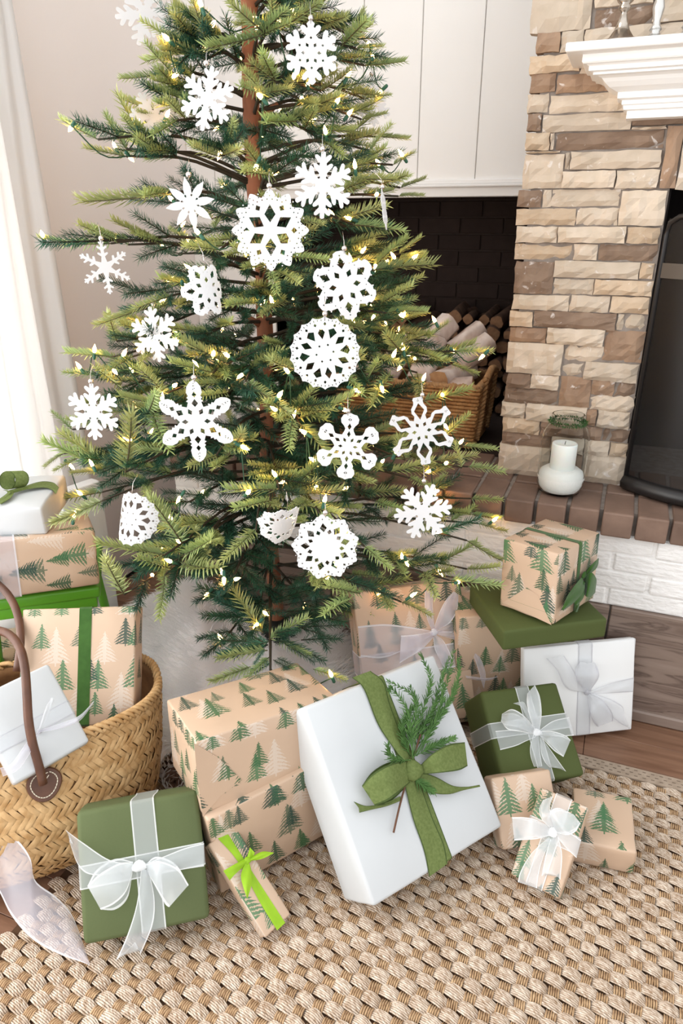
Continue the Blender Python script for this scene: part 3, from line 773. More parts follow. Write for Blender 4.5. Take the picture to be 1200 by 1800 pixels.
def fold(key, pts, zoom, side='F'):
    """triangular end flap of the wrapping paper"""
    zx, zy, zk = zoom
    P = [fp(key, side, zx + a*zk, zy + b*zk, .0011) for a, b in pts]
    Q = [fp(key, side, zx + a*zk, zy + b*zk, .0001) for a, b in pts]
    k = len(P); uv = []
    d, c, m = POSE[key]
    faces = [tuple(range(k))] + [(i, (i+1) % k, k + (i+1) % k, k + i) for i in range(k)]
    V = P + Q
    for f in faces:
        for i in f:
            q = m.T @ (np.array(V[i]) - c); uv.append((q[0] * .9 + 7.13, q[2] * .9 + 2.7))
    return obj('paper_fold', V, faces, M['kraft'], GIFT[key], False, uvs=uv)

OR, OE = M['organza'], M['organza_edge']; ORG2 = [OR, OE]
# -- olive gift in front, silver bow
k = 'green_front'; Z = (0, 1440, .3)
gift(k, 'olive green gift with a wide silver organza bow in front of the straw basket', M['green_paper'], bev=.008)
band(k, 'V', .008, .0385, ORG2, slant=-.004); band(k, 'H', .0, .036, ORG2, slant=.0)
b = bow(k, 'sheer silver organza bow')
strip('ribbon_arm', k, 'F', [(850,262),(950,222),(1080,170),(1195,140)], [(870,292),(1000,306),(1100,290),(1195,276)], [.006,.008,.004,.001], ORG2, Z, parent=b)
strip('bow_tail', k, 'F', [(770,262),(640,238),(490,140),(382,62)], [(745,300),(560,328),(465,280),(402,120)], [.008,.012,.010,.014], ORG2, Z, notch=.8, parent=b)
loop(k, 'F', [(780,250),(690,262),(580,325),(512,392)], [(775,318),(735,430),(665,498),(590,530)], ORG2, Z, .032, b, (-14,-34))
loop(k, 'F', [(850,268),(930,246),(1040,290),(1105,385)], [(872,325),(915,400),(955,470),(990,516)], ORG2, Z, .030, b, (-14,-30))
strip('bow_tail', k, 'F', [(828,290),(800,500),(745,680),(680,826)], [(872,300),(905,470),(893,620),(823,792)], [.01,.008,.006,.012], ORG2, Z, notch=1.0, parent=b)
knot(k, 'F', 0 + 815*.3, 1440 + 275*.3, .012, .009, OE, b)

# -- big white gift
k = 'white_big'; Z = (480, 1140, .35)
gift(k, 'largest white gift tied with an olive linen ribbon and a cedar sprig', M['white_paper'], bev=.006)
L2 = [M['linen'], M['linen_edge']]
b = bow(k, 'olive linen bow')
strip('ribbon_band', k, 'F', [(395,146),(455,205),(530,390),(648,560)], [(488,112),(556,170),(590,290),(690,560)], [.0012,.002,.003,.006], L2, Z)
strip('ribbon_band', k, 'F', [(655,660),(700,850),(755,1010),(783,1147)], [(728,650),(800,850),(856,980),(876,1080)], [.006,.003,.0015,.001], L2, Z)
band(k, 'V', .006, .034, L2)
loop(k, 'F', [(690,560),(590,580),(500,630),(445,690)], [(690,670),(620,730),(570,765),(510,788)], L2, Z, .034, b, (0,-14))
loop(k, 'F', [(735,590),(800,528),(880,482),(962,470)], [(740,632),(840,624),(930,612),(976,590)], L2, Z, .030, b, (10,10))
strip('bow_tail', k, 'F', [(640,740),(560,775),(470,790),(403,768)], [(640,765),(570,792),(500,808),(432,825)], [.006,.012,.010,.012], L2, Z, notch=.3, parent=b)
strip('bow_tail', k, 'F', [(735,615),(820,646),(900,688),(970,694),(1036,684)], [(715,665),(790,722),(880,732),(955,712),(1040,694)], [.006,.012,.016,.012,.016], L2, Z, parent=b)
knot(k, 'F', 480 + 705*.35, 1140 + 612*.35, .019, .019, M['linen'], b, .012)

# -- stacked kraft gifts left of it
gift('kraft_lower', 'kraft tree-print gift at the bottom of the stack beside the big white gift', M['kraft'], off=(.37, .11))
gift('kraft_upper', 'kraft tree-print gift on top of the stack beside the big white gift', M['kraft'], off=(.11, .62))
fold('kraft_upper', [(330,835),(345,1000),(372,1188),(455,1090),(560,1012),(440,900)], (220, 1000, .36667))
# -- small gift with lime ribbon
k = 'lime_small'; Z = (280, 1340, .3); L3 = [M['lime'], M['lime']]
gift(k, 'slim kraft gift with a bright lime ribbon leaning on the kraft stack', M['kraft'], off=(.72, .3), bev=.003)
strip('ribbon_band', k, 'F', [(330,432),(460,582),(590,822),(690,985)], [(387,396),(492,560),(640,790),(737,940)], .001, L3, Z)
b = bow(k, 'lime satin bow')
strip('bow_tail', k, 'F', [(515,558),(440,598),(374,636)], [(510,596),(445,655),(412,692)], [.006,.012,.012], L3, Z, parent=b)
strip('bow_tail', k, 'F', [(503,588),(478,660),(488,720),(513,795)], [(530,596),(545,670),(540,720),(517,795)], [.006,.012,.012], L3, Z, parent=b)
strip('bow_tail', k, 'F', [(525,562),(600,524),(668,528)], [(535,578),(600,566),(668,534)], [.006,.012,.014], L3, Z, parent=b)
strip('bow_tail', k, 'F', [(512,560),(522,528),(530,498)], [(540,560),(552,545),(560,530)], [.006,.010,.012], L3, Z, parent=b)
knot(k, 'F', 280 + 517*.3, 1340 + 575*.3, .0075, .006, M['lime'], b, .006)

# -- tall kraft gift standing behind, lilac bow
k = 'kraft_back'; Z = (600, 980, .25); LL = [M['organza_lilac'], M['organza_lilac_edge']]
gift(k, 'tall kraft tree-print gift with a lilac organza bow standing under the branches', M['kraft'], off=(.9, .8))
band(k, 'H', -.012, .056, LL, .0015)
b = bow(k, 'sheer lilac organza bow')
strip('ribbon_arm', k, 'F', [(115,484),(300,468),(480,488),(640,518)], [(135,696),(280,708),(420,660),(640,545)], [.001,.004,.008,.01], LL, Z, parent=b)
strip('ribbon_arm', k, 'F', [(665,508),(780,450),(872,420)], [(680,530),(800,520),(886,496)], [.01,.006,.001], LL, Z, parent=b)
loop(k, 'F', [(645,522),(560,536),(480,545),(418,548)], [(648,560),(560,650),(480,700),(408,745)], LL, Z, .030, b, (0,10))
loop(k, 'F', [(635,515),(598,420),(584,320),(586,232)], [(655,508),(645,400),(640,310),(648,236)], LL, Z, .028, b, (6,0))
loop(k, 'F', [(645,505),(690,380),(740,290),(790,238)], [(672,512),(760,460),(812,370),(822,262)], LL, Z, .030, b, (8,6))
strip('bow_tail', k, 'F', [(672,512),(820,540),(940,650),(1010,800),(1002,922)], [(680,545),(850,600),(925,690),(965,800),(998,922)], [.008,.014,.016,.014,.012], LL, Z, parent=b)
strip('bow_tail', k, 'F', [(660,540),(720,590),(770,690),(775,720)], [(645,560),(655,640),(690,720),(720,770)], [.008,.014,.010], LL, Z, parent=b)
strip('bow_tail', k, 'F', [(870,830),(960,842),(1040,846),(1098,834)], [(880,850),(960,864),(1040,862),(1098,838)], [.012,.014,.018], LL, Z, parent=b)
knot(k, 'F', 600 + 650*.25, 980 + 525*.25, .009, .009, M['organza_lilac_edge'], b)

# -- pile against the hearth
gift('kraft_under', 'kraft tree-print gift standing underneath the flat olive gift', M['kraft'], off=(.15, .23))
gift('green_flat', 'flat plain olive gift lying under the kraft cube', M['green_deep'], bev=.005)
k = 'kraft_cube'; Z = (860, 780, .28333); V2 = [M['velvet'], M['velvet']]
gift(k, 'cube-shaped kraft tree-print gift with a dark green velvet ribbon topping the pile', M['kraft'], off=(.43, .55))
band(k, 'V', .0, .0125, V2); 
fold(k, [(85,985),(230,893),(300,940),(385,1125)], Z, 'L')
b = bow(k, 'dark green velvet bow')
loop(k, 'F', [(590,815),(635,800),(662,835),(664,862)], [(588,935),(600,948),(630,948),(655,925)], V2, Z, .022, b, (0,8))
loop(k, 'F', [(585,812),(625,760),(655,728),(678,708)], [(600,828),(640,795),(665,770),(676,742)], V2, Z, .018, b, (4,6))
loop(k, 'F', [(572,826),(520,890),(480,950),(448,1030)], [(592,860),(585,910),(530,980),(458,1036)], V2, Z, .022, b, (6,8))
strip('bow_tail', k, 'F', [(585,850),(545,920),(525,990)], [(600,870),(585,950),(545,1005)], [.01,.018,.014], V2, Z, parent=b)
strip('bow_tail', k, 'F', [(525,990),(535,1010),(528,1045)], [(560,985),(556,1010),(545,1045)], [.012,.012,.006], V2, Z, parent=b)
knot(k, 'F', 860 + 588*.28333, 780 + 815*.28333, .009, .008, M['velvet'], b)

k = 'white_thin'; Z = (850, 1000, .29167); LG = [M['organza_grey'], M['organza_grey_edge']]
gift(k, 'thin white gift with a grey-edged sheer bow leaning by the brown tiles', M['light_lifted_paper'], bev=.004)
band(k, 'V', .012, .0335, LG); 
b = bow(k, 'sheer grey-edged organza bow')
strip('ribbon_arm', k, 'F', [(625,742),(760,692),(905,655)], [(640,752),(780,748),(900,740)], [.008,.006,.001], LG, Z, parent=b)
strip('bow_tail', k, 'F', [(375,538),(440,610),(500,720),(610,745)], [(485,525),(540,610),(585,690),(630,735)], [.012,.014,.012,.008], LG, Z, parent=b)
loop(k, 'F', [(610,735),(560,670),(552,610),(578,562)], [(640,735),(690,660),(690,610),(668,565)], LG, Z, .026, b, (10,0))
loop(k, 'F', [(640,750),(720,795),(775,870),(777,918)], [(625,765),(640,860),(660,920),(686,952)], LG, Z, .026, b, (-8,8))
strip('bow_tail', k, 'F', [(650,748),(760,785),(835,830),(850,890),(882,966)], [(680,800),(760,880),(820,930),(860,950),(876,966)], [.008,.012,.010,.008], LG, Z, parent=b)
knot(k, 'F', 850 + 622*.29167, 1000 + 745*.29167, .007, .007, M['organza_grey_edge'], b)

k = 'green_lean'; Z = (780, 1180, .3)
gift(k, 'deep olive gift with a silver bow leaning right of the big white gift', M['green_deep'], bev=.007)
band(k, 'V', .005, .031, ORG2); band(k, 'H', .014, .031, ORG2)
b = bow(k, 'sheer silver organza bow')
strip('ribbon_arm', k, 'F', [(300,350),(380,344),(450,352),(530,370)], [(330,462),(420,438),(480,410),(540,385)], [.001,.006,.008], ORG2, Z, parent=b)
strip('ribbon_arm', k, 'F', [(560,345),(640,290),(732,268)], [(575,372),(680,382),(762,376)], [.008,.008,.001], ORG2, Z, parent=b)
loop(k, 'F', [(540,345),(470,262),(400,222),(340,250)], [(530,368),(440,352),(372,340),(334,290)], ORG2, Z, .030, b, (16,30))
loop(k, 'F', [(565,350),(640,352),(710,375),(742,402)], [(560,375),(610,430),(650,470),(700,502)], ORG2, Z, .026, b, (-8,10))
loop(k, 'F', [(530,345),(500,260),(485,180),(488,130)], [(560,345),(572,250),(562,150),(532,80)], ORG2, Z, .026, b, (6,0))
strip('bow_tail', k, 'F', [(525,370),(505,440),(508,500),(528,560)], [(555,380),(560,450),(568,510),(575,556)], [.008,.010,.004], ORG2, Z, parent=b)
strip('bow_tail', k, 'F', [(560,375),(610,440),(660,510),(716,588)], [(560,400),(570,480),(590,530),(622,566)], [.008,.012,.008], ORG2, Z, notch=.7, parent=b)
strip('bow_tail', k, 'F', [(520,330),(480,260),(450,205),(406,188)], [(535,325),(500,250),(470,185),(440,178)], [.01,.014,.016], ORG2, Z, parent=b)
knot(k, 'F', 780 + 545*.3, 1180 + 358*.3, .010, .008, OE, b)

gift('kraft_a', 'small kraft tree-print gift tucked behind the organza-tied one on the rug', M['kraft'], off=(.31, .92), bev=.005)
gift('kraft_c', 'small flat kraft tree-print gift lying rightmost on the rug', M['kraft'], off=(.66, .77), bev=.005)
k = 'kraft_b'; Z = (840, 1300, .3)
gift(k, 'small kraft gift with an oversized silver organza bow lying on the rug', M['kraft'], off=(.22, .05), bev=.004)
band(k, 'V', .0, .030, ORG2, .0015); band(k, 'H', .012, .030, ORG2, .0015)
b = bow(k, 'sheer silver organza bow')
loop(k, 'F', [(425,515),(340,470),(270,455),(198,455)], [(430,560),(350,582),(280,588),(212,592)], ORG2, Z, .026, b, (0,12))
loop(k, 'F', [(425,520),(375,470),(358,410),(380,355)], [(455,505),(430,440),(420,390),(440,330)], ORG2, Z, .026, b, (10,0))
loop(k, 'F', [(440,510),(420,430),(470,400),(560,440)], [(455,545),(520,560),(570,540),(600,490)], ORG2, Z, .028, b, (4,12))
strip('ribbon_arm', k, 'F', [(455,540),(530,545),(604,590)], [(465,575),(520,640),(576,694)], [.008,.008,.001], ORG2, Z, parent=b)
strip('bow_tail', k, 'F', [(415,570),(310,670),(250,770),(232,835)], [(432,590),(385,680),(355,790),(345,872)], [.008,.008,.002,.001], ORG2, Z, parent=b)
strip('bow_tail', k, 'F', [(425,580),(395,680),(372,800)], [(470,570),(492,680),(482,822)], [.008,.012,.008], ORG2, Z, notch=.9, parent=b)
knot(k, 'F', 840 + 435*.3, 1300 + 545*.3, .009, .009, OE, b)

# -- gifts by the stool and in the basket
k = 'kraft_stool'
gift(k, 'kraft gift with sideways trees and a sheer ribbon on the green stool', M['kraft'], rot=1, off=(.4, .1), bev=.007)
band(k, 'V', -.058, .066, LL, .0012, edge=.05)
k = 'white_top'; Z = (0, 800, .21667)
gift(k, 'white gift with a curled olive ribbon on top of the stool pile', M['white_paper'], bev=.005)
b = bow(k, 'curled olive ribbon')
strip('ribbon_band', k, 'U', [(60,290),(200,250),(330,214),(430,222),(478,262)], [(70,320),(215,280),(350,264),(420,282),(452,318)], [.008,.006,.003,.001], L2, Z)
def curl(cx, cy, rx, ry, dx, dy, h0, h1, a0=0.0, a1=2 * math.pi, n=34):
    """a standing curl of ribbon: near rim an ellipse, far rim the same ellipse shifted along the curl's axis"""
    V = []; Fc = []; idx = []; cols = [0, .06, .35, .65, .94, 1]
    for i in range(n):
        a = a0 + (a1 - a0) * i / (n - 1)
        for u in cols:
            sc_ = 1 - .12 * u
            V.append(fp(k, 'U', (cx + rx * sc_ * math.cos(a) + dx * u) * .21667, 800 + (cy - ry * sc_ * math.sin(a) + dy * u) * .21667, h0 + (h1 - h0) * (.5 + .5 * math.sin(a))))
    for i in range(n - 1):
        for j in range(5): Fc.append((i*6+j, i*6+j+1, i*6+j+7, i*6+j+6)); idx.append(1 if j in (0, 4) else 0)
    obj('bow_loop', V, Fc, L2, b, True, idx=idx)
curl(58, 205, 66, 76, 120, -12, .006, .05)
curl(-70, 215, 60, 70, -90, 10, .006, .05)
strip('bow_tail', k, 'U', [(20,280),(60,300),(30,330),(-30,370)], [(60,285),(110,300),(90,345),(10,400)], [.012,.01,.006,.004], L2, Z, parent=b)
gift('white_behind', 'plain white gift standing between the stool pile and the tree', M['light_lifted_paper'])
gift('kraft_floor', 'kraft gift on the floor behind the green stool leg', M['kraft'], off=(.5, .5))
k = 'kraft_basket'
gift(k, 'tall kraft tree-print gift with a dark green velvet band in the straw basket', M['kraft'], off=(.06, .12))
band(k, 'V', .0131, .024, V2)
k = 'white_basket'; Z = (0, 1020, .25)
gift(k, 'white gift with a thin sheer ribbon tucked into the straw basket', M['white_paper'], bev=.005)
band(k, 'H', -.010, .026, LG); 
b = bow(k, 'thin sheer bow')
strip('bow_tail', k, 'F', [(270,1055),(420,1008),(560,950),(662,846)], [(282,1068),(430,1042),(560,988),(655,868)], [.006,.010,.02,.03], LL, Z, parent=b)
strip('bow_tail', k, 'F', [(272,1060),(180,1150),(80,1290),(0,1320)], [(285,1068),(220,1200),(130,1330),(20,1380)], [.006,.02,.03,.03], LL, Z, parent=b)
strip('bow_tail', k, 'F', [(270,1050),(320,900),(360,820)], [(284,1058),(350,920),(380,840)], [.006,.01,.012], LG, Z, parent=b)
knot(k, 'F', 277*.25, 1020 + 1060*.25, .005, .005, M['organza_grey_edge'], b, .004)

# ================================================================== STRAW BASKET
BU = np.array([math.cos(R(42)), math.sin(R(42)), 0]); BN = np.array([BU[1], -BU[0], 0])
BC = BU * -.26 + BN * -1.235
bpz = [(0, .25, .175), (.02, .275, .20), (.07, .297, .222), (.13, .308, .208), (.19, .315, .175), (.235, .319, .150), (.258, .320, .146)]
def bsurf(th, z, off=0.0):
    zz = [p[0] for p in bpz]
    a = np.interp(z, zz, [p[1] for p in bpz]) + off; b_ = np.interp(z, zz, [p[2] for p in bpz]) + off
    e = .78
    ct, st = math.cos(th), math.sin(th)
    x = a * math.copysign(abs(ct) ** e, ct); y_ = b_ * math.copysign(abs(st) ** e, st)
    return BC + BU * x + BN * y_ + np.array([0, 0, z])
bk = thing('straw_basket', BC, 'woven straw tote basket with brown leather handles holding two gifts', 'basket')
V = []; Fc = []; N = 72; lv = [0, .02, .05, .09, .13, .17, .21, .235, .256]
for off, zs_ in ((-.003, lv), (-.010, lv[::-1])):
    for z in zs_:
        for i in range(N): V.append(bsurf(2*math.pi*i/N, max(z, .006 if off < -.005 else 0), off))
m_ = len(lv) * 2
for j in range(m_ - 1):
    for i in range(N):
        i2 = (i+1) % N; Fc.append((j*N+i, j*N+i2, (j+1)*N+i2, (j+1)*N+i))
Fc.append(tuple(range(N))[::-1]); Fc.append(tuple((m_-1)*N+i for i in range(N)))
obj('shell', V, Fc, M['straw_in'], bk, True)
V = []; Fc = []; rows = 15; per = 132
_th = np.linspace(0, 2*math.pi, 721); _pp = np.array([bsurf(t, .1) for t in _th]); _al = np.concatenate([[0], np.cumsum(np.linalg.norm(np.diff(_pp, axis=0), axis=1))]); PER = _al[-1]
def tha(sarc): return float(np.interp(sarc % PER, _al, _th))
def strand(V, Fc, a0, z0, a1, z1, w, lift):
    """a flat straw bent over the basket wall, from (arc a0, height z0) to (a1, z1)"""
    o = len(V); n = 4; da, dz = a1 - a0, z1 - z0; L = math.hypot(da, dz); nx, nz = -dz / L, da / L
    for i in range(n):
        t = i / (n - 1); bump = lift * math.sin(math.pi * (.06 + .8 * t))
        for s_ in (-1, 0, 1):
            V.append(bsurf(tha(a0 + da*t + s_ * nx * w), min(max(z0 + dz*t + s_ * nz * w, .002), .259), bump - .0016 * abs(s_) - .0012))
    for i in range(n - 1):
        for s_ in range(2): q = o + i*3 + s_; Fc.append((q, q+1, q+4, q+3))
for r in range(rows):
    z0 = .002 + r * .0172
    for i in range(per):
        a = PER * (i + .5*(r % 2)) / per; sl = .0125 if r % 2 else -.0125
        strand(V, Fc, a - sl, z0 - .004, a + sl + random.gauss(0, .0012), z0 + .0215,   .0044 + random.gauss(0, .0004), .0056 + random.gauss(0, .0008))
o = obj('herringbone_straws', V, Fc, M['straw'], bk, True); o['kind'] = 'stuff'
V = []; Fc = []
for i in range(110):
    th = 2*math.pi*i/110
    P = [bsurf(th - .05, .250, .004), bsurf(th - .01, .263, .001), bsurf(th + .03, .2655, -.004), bsurf(th + .06, .258, -.010)]
    v, f = tube_geo(cat(P, 6), [.002, .0042, .0048, .0048, .0042, .002], 6); o = len(V); V += v; Fc += [tuple(q + o for q in g) for g in f]
o = obj('braided_rim', V, Fc, M['straw'], bk, True); o['kind'] = 'stuff'
hp = [(76, 1378, 1.195), (68, 1345, 1.19), (57, 1305, 1.185), (50, 1265, 1.185), (47, 1215, 1.19), (43, 1170, 1.20), (33, 1135, 1.215), (12, 1113, 1.23), (-18, 1108, 1.235), (-52, 1118, 1.23), (-80, 1150, 1.21), (-96, 1210, 1.18), (-100, 1290, 1.15), (-96, 1360, 1.13), (-92, 1420, 1.12)]
tube('handle', cat([dep(*p) for p in hp], 46), .0076, M['leather'], bk, 12)
hp = [(30, 1180, 1.33), (36, 1130, 1.34), (33, 1090, 1.36), (22, 1058, 1.375), (2, 1032, 1.39), (-30, 1012, 1.40), (-70, 1010, 1.38), (-105, 1040, 1.36), (-120, 1100, 1.33), (-120, 1170, 1.30)]
tube('handle', cat([dep(*p) for p in hp], 40), .0076, M['leather'], bk, 12)
tc = bsurf(0, 0, 0)
# leather tab with stitching, lying on the basket wall
best = min(((th, z) for th in np.linspace(0, math.pi, 240) for z in np.linspace(.1, .25, 60)), key=lambda q: np.hypot(*(lambda v: ((600 + F*(v@RT)/(v@FW)) - 76, (900 - F*(v@UP)/(v@FW)) - 1376))(bsurf(q[0], q[1], .005) - CAM)))
th0, zt0 = best
tx = bsurf(th0 + .02, zt0, .006) - bsurf(th0 - .02, zt0, .006); tx /= np.linalg.norm(tx); tx = -tx if tx @ RT < 0 else tx
tz = bsurf(th0, zt0 + .01, .006) - bsurf(th0, zt0 - .01, .006); tz /= np.linalg.norm(tz); tn = np.cross(tx, tz); tn = -tn if tn @ FW > 0 else tn
T0 = bsurf(th0, zt0, .006)
out = [(math.cos(a) * .030 * (1.0 - .12 * max(0, -math.sin(a))), math.sin(a) * (.026 if math.sin(a) > 0 else .033)) for a in np.linspace(0, 2*math.pi, 28, endpoint=False)]
V = [T0 + tx*a + tz*b_ + tn*.001 for a, b_ in out] + [T0 + tx*a*.94 + tz*b_*.94 + tn*.0045 for a, b_ in out]
Fc = [(i, (i+1) % 28, 28 + (i+1) % 28, 28 + i) for i in range(28)] + [tuple(range(28, 56))]
tab = obj('leather_tab', V, Fc, M['leather'], bk)
V = []; Fc = []
st = [(a * .74, b_ * .74) for a, b_ in out[7:] + out[:7]]
st = st[2:-1] + [(-.010, .012), (0, .002), (.010, .013)]
for (a, b_), (c_, d_) in zip(st[:-1], st[1:]):
    p, q = T0 + tx*a + tz*b_ + tn*.0052, T0 + tx*c_ + tz*d_ + tn*.0052
    v, f = tube_geo([p + (q-p)*.1, q - (q-p)*.12], .0009, 5); o = len(V); V += v; Fc += [tuple(i + o for i in g) for g in f]
obj('stitching', V, Fc, M['stitch'], tab)

# ================================================================== GREEN STOOL
su = np.array([.785, .62, 0]); sv = np.array([-.62, .785, 0]); s0 = np.array([-.985, 1.048, 0])
stl = thing('stool', s0 - su * .15 + sv * .13, 'lime green painted metal stool carrying stacked gifts', 'stool')
def sp_(a, b_, z): return s0 + su * a + sv * b_ + np.array([0, 0, z])
def slab(name, a0, a1, b0, b1, z0, z1, mat, par, bev=.006):
    bm = bm_box((a0, b0, z0), (a1, b1, z1), bev, 3)
    for v in bm.verts: v.co = Vector(sp_(v.co.x, v.co.y, v.co.z).tolist())
    return from_bm(name, bm, mat, par, True)
slab('seat', -.31, 0, 0, .27, .350, .377, M['lime_metal'], stl)
slab('apron', -.30, -.01, .006, .014, .325, .352, M['lime_metal'], stl, .002)
slab('apron', -.018, -.010, .01, .26, .325, .352, M['lime_metal'], stl, .002)
lg = onz(4, 1150, .2) - s0; la, lb = lg @ su, lg @ sv
for a, b_ in ((-.03, .03), (la, lb), (-.03, .245), (-.30, .25)):
    da, db = (.03 if a > -.1 else -.02), (-.03 if b_ < .1 else .03)
    tube('leg', [sp_(a, b_, .35), sp_(a + da * .5, b_ + db * .5, .17), sp_(a + da, b_ + db, -.009)], [.013, .0115, .010], M['lime_metal'], stl, 8)
tube('stretcher', [sp_(-.02, .03, .15), sp_(la - .01, lb, .15)], .007, M['lime_metal'], stl, 8)
tube('stretcher', [sp_(la, lb, .15), sp_(-.30, .26, .15)], .007, M['lime_metal'], stl, 8)

# ================================================================== LOOSE RIBBON
A = [(-30,1448),(0,1460),(30,1476),(53,1508),(62,1548),(98,1576),(125,1606),(143,1650),(158,1695)]
B = [(-40,1530),(-5,1562),(18,1606),(45,1640),(70,1660),(95,1673),(118,1683),(140,1690),(158,1697)]
zA = [.15,.145,.13,.11,.085,.06,.04,.02,.006]; zB = [.07,.06,.045,.03,.022,.016,.012,.008,.006]
n = 40; A, B = cat(A, n), cat(B, n); zA, zB = cat(zA, n)[:, 0], cat(zB, n)[:, 0]
V = []; Fc = []; idx = []; cols = [0, .04, .25, .5, .75, .96, 1]
for i in range(n):
    pa, pb = onz(A[i][0], A[i][1], max(zA[i], .004)), onz(B[i][0], B[i][1], max(zB[i], .004))
    for u in cols:
        V.append(pa * (1-u) + pb * u + np.array([0, 0, .006 * math.sin(u * 3.1)]))
kk = len(cols)
for i in range(n - 1):
    for j in range(kk - 1): Fc.append((i*kk+j, i*kk+j+1, (i+1)*kk+j+1, (i+1)*kk+j)); idx.append(1 if j in (0, kk-2) else 0)
lr = thing('loose_ribbon', V[n*kk//2], 'loose strip of sheer lilac ribbon trailing past the basket onto the rug', 'ribbon')
o = obj('ribbon_strip', V, Fc, LL, lr, True, idx=idx)

# ================================================================== FAUX FUR SKIRT
TX, TY = -.745, 1.405
fk = thing('tree_skirt', (TX, TY, 0), 'fluffy white faux-fur skirt bunched around the tree base', 'tree skirt')
def furz(x, y_):
    r = math.hypot(x - TX, y_ - TY) / .46
    h = .075 * max(0, 1 - r * r) + .028 * math.sin(x * 17 + 1) * math.sin(y_ * 13 + x * 6) * max(0, 1 - r) + .016 * math.sin(x * 31 + y_ * 23) * max(0, 1 - r ** 2)
    h += .13 * max(0, 1 - ((x + 1.02) / .24) ** 2 - ((y_ - 1.36) / .22) ** 2) + .03 * max(0, 1 - ((x + .9) / .1) ** 2 - ((y_ - 1.2) / .12) ** 2)
    return max(h, .002)
V = []; Fc = []; G = 30
for j in range(G):
    for i in range(G * 2):
        rr = (j + .001) / (G - 1) * .46; a = 2*math.pi*i/(G*2)
        x, y_ = TX + rr * math.cos(a), min(TY + rr * math.sin(a), YF - .02)
        V.append((x, y_, furz(x, y_)))
for j in range(G - 1):
    for i in range(G*2):
        i2 = (i+1) % (G*2); Fc.append((j*G*2+i, j*G*2+i2, (j+1)*G*2+i2, (j+1)*G*2+i))
obj('backing', V, Fc, M['fur_base'], fk, True)
V = []; Fc = []
for q in range(30000):
    rr = .47 * math.sqrt(random.random()); a = random.random() * 6.2832
    x, y_ = TX + rr*math.cos(a), TY + rr*math.sin(a)
    if y_ > YF - .03 or (y_ < 1.02): continue
    z = furz(x, y_)
    sw = a + .9 * math.sin(x * 9) + random.gauss(0, .45); L = random.uniform(.03, .062)
    dx, dy = math.cos(sw), math.sin(sw); w = .0009
    p0 = np.array([x, y_, z - .002]); hh = random.uniform(.12, .42); p1 = p0 + np.array([dx*L*.5, dy*L*.5, L*hh]); p2 = p0 + np.array([dx*L, dy*L, L*hh*.7])
    if p2[1] > YF - .015: p2[1] = YF - .015
    s_ = np.array([-dy, dx, 0]) * w; o = len(V)
    V += [p0 - s_, p0 + s_, p1 - s_ * .8, p1 + s_ * .8, p2]; Fc += [(o, o+1, o+3, o+2), (o+2, o+3, o+4)]
o = obj('fur_strands', V, Fc, M['fur'], fk, True); o['kind'] = 'stuff'

# ================================================================== PINECONES
def pinecone(p, L, tilt, az, label):
    t = thing('pinecone', p, label, 'pinecone', 'frosted pinecones between basket and stack')
    q = Matrix.Rotation(az, 3, 'Z') @ Matrix.Rotation(tilt, 3, 'X'); V = []; Fc = []; V2_ = []; F2 = []
    for i in range(70):
        f = i / 70; a = i * 2.39996; rr = L * .34 * math.sin(math.pi * (.12 + .8 * f)) ; h = (f - .5) * L
        c = Vector((math.cos(a), math.sin(a), 0)); s_ = Vector((-math.sin(a), math.cos(a), 0)); up = Vector((0, 0, 1))
        w = L * .1
        for (VV, FF, r0, r1, dz) in ((V, Fc, .25, 1.0, 0), (V2_, F2, .95, 1.18, .012)):
            pts = [c*rr*r0 - s_*w*.5 + up*(h - .02*L), c*rr*r0 + s_*w*.5 + up*(h - .02*L), c*rr*r1 + s_*w + up*(h + .10*L*r1), c*rr*r1 - s_*w + up*(h + .10*L*r1), c*rr*(r0+r1)/2 + up*(h + .10*L)]
            o = len(VV); VV += [np.array(q @ v) + np.array(p) for v in pts]; FF += [(o, o+1, o+2, o+3), (o, o+4, o+1), (o+1, o+4, o+2), (o+2, o+4, o+3), (o+3, o+4, o)]
    obj('scales', V, Fc, M['cone'], t); obj('frosted_tips', V2_, F2, M['frost'], t)
pc_ = onz(308, 1366, .02); pinecone(pc_, .07, 1.1, .6, 'frosted pinecone nearest the olive gift')
pc_ = onz(302, 1345, .025); pinecone(pc_, .065, .9, 2.4, 'frosted pinecone lying behind the nearest one')

# ================================================================== JAR, CANDLE
jc = np.array([-.086, 1.612, ZH])
zr = onY(990, 728, 1.605)[2] - ZH
jar = thing('glass_jar', jc, 'wide-mouthed clear glass jar with a green moss ring on the hearth', 'jar')
hz = zr
po = [(0, .002), (.036, .002), (.046, .006), (.0525, .022), (.0535, .05), (.0535, hz*.68), (.051, hz*.76), (.044, hz*.84), (.0365, hz*.89), (.0345, hz*.91), (.0345, hz*.95), (.0365, hz*.965), (.0365, hz*.99), (.035, hz)]
pi_ = [(max(r_ - .0022, 0), z_ + (.003 if z_ < .02 else 0)) for r_, z_ in po[::-1]]
lathe('glass_body', po + pi_, jc, M['glass'], jar, 40)
sd = lathe('white_sand', [(0, .006), (.036, .006), (.0445, .011), (.0502, .026), (.0512, .042), (.048, .054), (.038, .061), (.0, .062)], jc, M['sand'], None, 36)
tag(sd, 'white sand filling the bottom of the glass jar', 'sand', kind='stuff')
cd = thing('candle', jc + np.array([0, 0, .06]), 'short white pillar candle inside the glass jar', 'candle')
lathe('wax', [(0, .055), (.0285, .055), (.0285, .118), (.0275, .1205), (.024, .1205), (.015, .1175), (0, .117)], jc, M['wax'], cd, 32)
tube('wick', [jc + np.array([0, 0, .117]), jc + np.array([.001, 0, .125])], .0008, M['black_plastic'], cd, 6)
V = []; Fc = []
